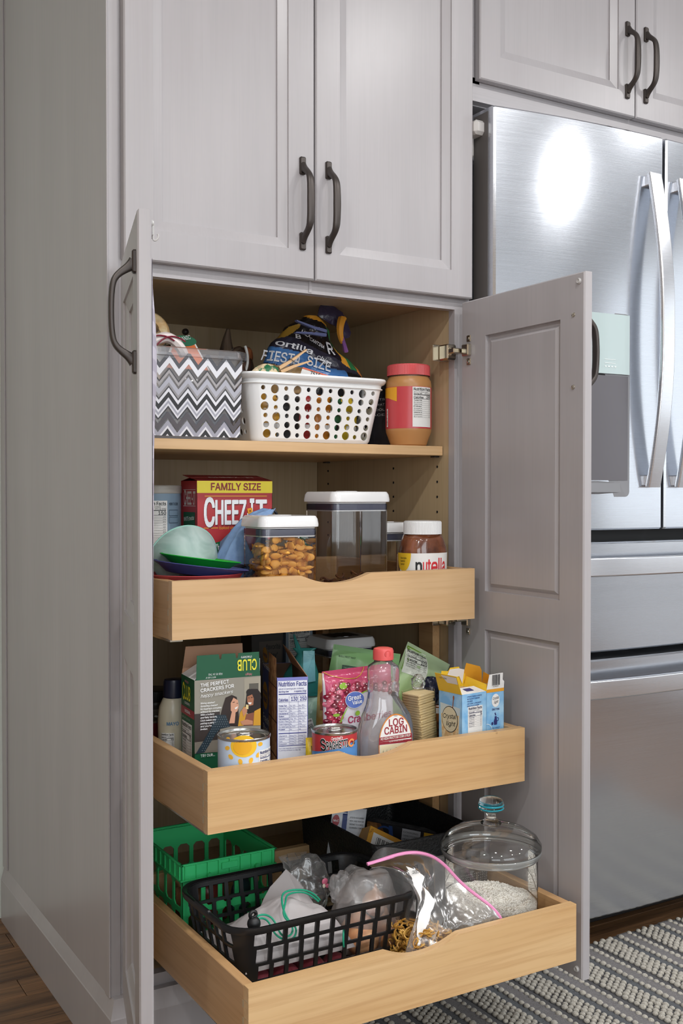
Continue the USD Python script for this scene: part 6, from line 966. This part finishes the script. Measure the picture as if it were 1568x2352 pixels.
# 30 glass jar of rice
t = Thing('glass_jar', 'big round glass jar with a domed lid and a teal glass knob', 'jar', (.2145, -.262, ZB)); r = .0835
t('jar', lathe([(0, .001), (r-.006, .001), (r-.002, .004), (r, .010), (r, .155), (r+.0015, .160), (r+.0015, .164), (r-.001, .165)], 72), 'thin_glass', smooth=35); t('jar_rim', lathe([(r-.001, .1625), (r+.0022, .1615), (r+.0024, .1650), (r-.001, .1655), (r-.001, .1625)], 72), film('rim_glass', (.98, .99, .985), .12, .05, .30, (.82, .86, .86), ior=1.2), smooth=True)
t('lid', lathe([(r-.004, .160), (r-.003, .1665), (r+.004, .1675), (r+.0068, .176), (r+.0062, .184), (r-.002, .196), (r-.018, .206), (r-.038, .2125), (.020, .2165), (.010, .218)], 72), 'thin_glass', smooth=True); t('lid_rim', lathe([(r+.0030, .1655), (r+.0060, .1670), (r+.0072, .1735), (r+.0060, .1765), (r+.0045, .1735), (r+.0030, .1685), (r+.003, .1655)], 72), 'rim_glass', smooth=True)
t('knob_stem', lathe([(.0, .217), (.018, .2165), (.019, .220), (.015, .223), (.010, .227), (.008, .233), (.0105, .239), (.0, .239)], 40), 'glass', smooth=True); t('knob', lathe([(0, .2395), (.014, .2395), (.0205, .243), (.0222, .249), (.0222, .256), (.0205, .2615), (.012, .2655), (0, .2665)], 48), 'glass', smooth=True)
film('teal_glass', (.25, .62, .66), .10, .05, .25, (.10, .45, .52)); 
for z, hh in ((.2445, .003), (.2505, .003)): t('knob_band', lathe([(.0206 if z < .246 else .0224, z), (.0232, z+hh*.3), (.0232, z+hh*.8), (.0206 if z < .246 else .0224, z+hh)], 48), ink('1f8ea0', .1), smooth=True)
rr_ = r-.0016; na, nr_ = 64, 14; ang = np.linspace(0, 2*PI, na, endpoint=False); V = [(0, 0, .096)]
top = lambda x, y: .094+.010*(-x/rr_*.4+y/rr_*.25)-.010*((x*x+y*y)/rr_**2)+.004*(meshkit.fbm(np.stack([np.atleast_1d(x)*40, np.atleast_1d(y)*40, 0*np.atleast_1d(x)], -1), 3, 4)[0]-.5)*2
V = [(0, 0, float(top(0., 0.)))]+[(rr_*k_/nr_*math.cos(q_), rr_*k_/nr_*math.sin(q_), float(top(rr_*k_/nr_*math.cos(q_), rr_*k_/nr_*math.sin(q_)))) for k_ in range(1, nr_+1) for q_ in ang]; Fc = [(0, 1+j, 1+(j+1) % na) for j in range(na)]+[q_ for k_ in range(nr_-1) for j in range(na) for q_ in ((1+k_*na+j, 1+(k_+1)*na+j, 1+(k_+1)*na+(j+1) % na), (1+k_*na+j, 1+(k_+1)*na+(j+1) % na, 1+k_*na+(j+1) % na))]
b0 = len(V); V += [(rr_*.96*math.cos(q_), rr_*.96*math.sin(q_), .005) for q_ in ang]; o_ = 1+(nr_-1)*na; Fc += [q_ for j in range(na) for q_ in ((o_+j, b0+j, b0+(j+1) % na), (o_+j, b0+(j+1) % na, o_+(j+1) % na))]
rice = Thing('rice', 'white rice half filling the round glass jar', 'rice', (.2145, -.262, ZB), kind='stuff'); rice('bulk', tm(V, Fc), speck('rice_white', 'c9bfb0', 'f0ebe2', 330, .6, 1.0, (.38, .56)), smooth=60)
gr = move(trimesh.creation.icosphere(subdivisions=1), s=(.0032, .0011, .0010)); G, g0 = [], len(gr.vertices)
for i in range(1500): q_, k_ = rng.uniform(0, 2*PI), rr_*.985*math.sqrt(rng.uniform(0, 1)); x, y = k_*math.cos(q_), k_*math.sin(q_); c_, s_ = math.cos(q_*7+i), math.sin(q_*7+i); tl = rng.normal(0, .25); v = gr.vertices; v = np.column_stack([v[:, 0]*c_-v[:, 1]*s_, v[:, 0]*s_+v[:, 1]*c_, v[:, 2]+v[:, 0]*tl]); G.append(v+[x*.97, y*.97, float(top(x, y))+.0006])
rice('grains', tm(np.vstack(G), np.vstack([gr.faces+g0*i for i in range(1500)])), plain('rice_grain', 'efeae0', .5), smooth=True, kind='stuff')
# 31 black bin and what stands in it
t = Thing('storage_bin', 'large black textured bin behind the glass jar in the bottom drawer', 'bin', (.1835, .040, ZB)); w, d, h = .235, .300, .1570; sp = [(w-.02, d-.02, .012, 0), (w-.016, d-.016, .014, .004), (w, d, .016, h)]
N = {'t': ('texture_coordinate', {}), 'v': ('voronoi_texture', {'scale': 260.0}), 'b': ('bump', {'strength': .5, 'distance': .002}), 'p': ('principled_bsdf', {'base_color': lin('202224'), 'roughness': .5})}; M['bin_black'] = usdkit.material(stage, '/World/Looks/bin_black', N, [('t.object', 'v.vector'), ('v.distance', 'b.height'), ('b.normal', 'p.normal')], surface='p.BSDF')
t('tub', unman(man(loft(rings(sp)))-man(loft(rings([(a_-.005, b_-.005, r_-.002, z_+(.003 if i < 2 else .01)) for i, (a_, b_, r_, z_) in enumerate(sp)])))), 'bin_black', smooth=35); t('rim', loft(rings([(w-.004, d-.004, .016, h-.006), (w+.003, d+.003, .018, h-.005), (w+.003, d+.003, .018, h), (w-.004, d-.004, .016, h+.001), (w-.006, d-.006, .015, h-.004)]), False, False), 'bin_black', smooth=40)
def small_box(label, loc, rz, rx, ry, w, d, h, col, name='carton_box'):
    t = Thing(name, label, 'box', loc, rz, rx=rx, ry=ry); t('carton', box(-w/2, w/2, -d/2, d/2, -h/2, h/2, .0006), ink(col, .4), smooth=False); return t
t = small_box('mustard yellow box with a barcode label tilted in the black bin', (.1585, .018, .2905), 0, -24, 32, .088, .040, .060, 'd99a22'); F = lambda ms, l=.0004: front(ms, -.044, -.020, -.030, l); p_ = t('label', F([rect(.010, .010, .060, .050)], .0004), 'paper_white', smooth=False); part(p_, 'barcode', F([rect(.020+.0032*i, .014, .020+.0032*i+(.0018 if i % 3 else .0009), .044) for i in range(11)]+[txt('0 41220', .003, .020, .0105, .03)], .0008), 'ink_1b1b1d', smooth=False); t('lettering', F([txt('PASTA', .004, .003, .044, .012, rot=60)], .0006), ink('6a4a14'), smooth=False)
t = small_box('long dark box with a walnut picture lying in the black bin', (.2545, .078, .290), -52, -8, 4, .150, .040, .036, '26262c', 'snack_box'); F = lambda ms, l=.0004: front(ms, -.075, -.020, -.018, l); t('picture', F([pgon((.0, .001), (.030, .001), (.040, .018), (.030, .035), (0, .035))], .0004), speck('nut_print', '6b4322', 'a5713c', 70, .5, .1), smooth=False); t('blue_arc', F([ring(.040, .012, .020, .004), pgon((.052, .003), (.062, .003), (.056, .034), (.048, .034))], .0006), ink('2f4c86'), smooth=False); a = t('label', F([rect(.078, .002, .118, .034)], .0006), ink('b9bcc4'), smooth=False); part(a, 'lettering', F(lines(['COOKING', 'DIRECTIONS', 'HEAT OVEN', 'TO 350F'], .0032, .007, .081, .026, .032), .0010), 'ink_1b1b1d', smooth=False); t('yellow_end', F([rect(.125, .002, .149, .034)], .0006), ink('e0b030'), smooth=False); t('top_panel', topf([rect(-.074, -.019, .074, .019)], 0, 0, .018, .0004), speck('wood_print', '45464c', '6a6b70', 50, .5, .0), smooth=False)
t = Thing('spice_packet', 'white packet with a blue stripe and small print leaning in the black bin', 'packet', (.0865, .055, ZB+.030), rz=-14, rx=-6, ry=10); mm, f_ = pillow(.072, .152, .010, 14, 20, 4, .001, 71); t('packet', mm, foil('packet_white', 'cfd2d8')); t('blue_stripe', drape([rect(-.014, .01, -.004, .145)], f_), ink('2c3f7c'), smooth=False); a = t('badge', drape([oval(-.027, .125, .007, .011)], f_, .0008), ink('a8323c'), smooth=False); part(a, 'lettering', drape([txt('McC', .004, -.0325, .123, .011, bold=True)], f_, .0012), 'ink_f4f4f4', smooth=False); t('lettering', drape(lines(['USE WITH 1 LB', 'GROUND BEEF', 'AND ONE CAN', 'OF TOMATOES'], .0046, .010, .002, .08, .029, bold=True)+lines(['STIR IN SEASONING', 'MIX AND WATER', 'BRING TO A BOIL', 'SIMMER 5 MIN'], .0030, .0065, .002, .132, .030)+[txt('LASAGNA', .005, -.0165, .06, .05, rot=90)], f_, .0010), ink('34363c'), smooth=False)
t = Thing('wrapper', 'crumpled clear and white wrapper lying in the black bin', 'wrapper', (.214, .012, ZB+.055)); t('film', crumple(.040, .032, .030, 81, .4, 2.8), speck('wrap_print', '9a9694', 'd2cfcc', 40, .3, .1), smooth=False); t('print', move(blob(.010, .003, .008, 5), .016, -.022, .045), ink('a8644c'))
t = Thing('wrapper', 'crumpled white bag standing in the back corner of the black bin', 'wrapper', (.130, .090, ZB+.02)); t('film', crumple(.030, .026, .070, 83, .3, 2.6), 'cloudy_film', smooth=False); t('shadow_print', move(blob(.008, .003, .012, 6), -.012, -.024, .095), ink('6a5a3a'))
# 32 translucent basket behind the glass jar
t = Thing('clear_tray', 'small translucent plastic tray with a perforated side behind the glass jar', 'tray', (.236, -.1445, ZB)); t('tray', [loft(rings([(.10, .036, .008, 0), (.11, .044, .01, .118)]), True, False), loft(rings([(.112, .045, .01, .106), (.114, .047, .012, .110), (.114, .047, .012, .120), (.110, .044, .01, .121)]), False, False)], 'bin_plastic', smooth=40); t('perforations', [move(lathe([(0, 0), (.0014, 0)], 8), x, -.0222, z, rx=90) for x in np.arange(-.03, .045, .0046) for z in np.arange(.045, .092, .0046)], ink('7d7b78'), kind='stuff')
# 33 paper hung inside the left door
t = Thing('paper_sheet', 'striped paper hanging on the inside of the open left door', 'paper', (-.382, -.002, DZ0), rz=-105.6); xs = np.linspace(.10, .352, 18); zz = np.linspace(.70, 1.195, 14); R = []
for z in zz: q_ = (1.195-z)/.495; am = .0165*np.interp(q_, [0, .12, .28, .5, 1], [0, .75, 1, .62, .35]); R.append(np.column_stack([xs, .0215+am*np.sin(PI*(xs-.10)/.252)**.8, np.full(18, z)]))
V = np.vstack(R); Fc = [q_ for i in range(13) for j in range(17) for q_ in ((i*18+j, i*18+j+1, (i+1)*18+j+1), (i*18+j, (i+1)*18+j+1, (i+1)*18+j))]; V2 = V+[0, -.0012, 0]
N = {'t': ('texture_coordinate', {}), 'w': ('wave_texture', {'scale': 9.0, 'bands_direction': 'z'}), 'r': ('rgb_ramp', {'ramp': [(.4, lin('bdb8c8')), (.6, lin('d6d2e0'))]}), 'p': ('principled_bsdf', {'roughness': .7})}; M['striped_paper'] = usdkit.material(stage, '/World/Looks/striped_paper', N, [('t.object', 'w.vector'), ('w.fac', 'r.fac'), ('r.color', 'p.base_color')], surface='p.BSDF'); t('sheet', tm(np.vstack([V, V2]), Fc+[tuple(i+len(V) for i in q_[::-1]) for q_ in Fc]), 'striped_paper', smooth=False)
t('hook', [box(.330, .352, .0202, .0245, 1.226, 1.246, .0015), tube(spline([(.350, .0235, 1.228), (.351, .0262, 1.220), (.351, .0285, 1.222), (.351, .0290, 1.229)], 12), .0014, 7)], 'clear_bumper')
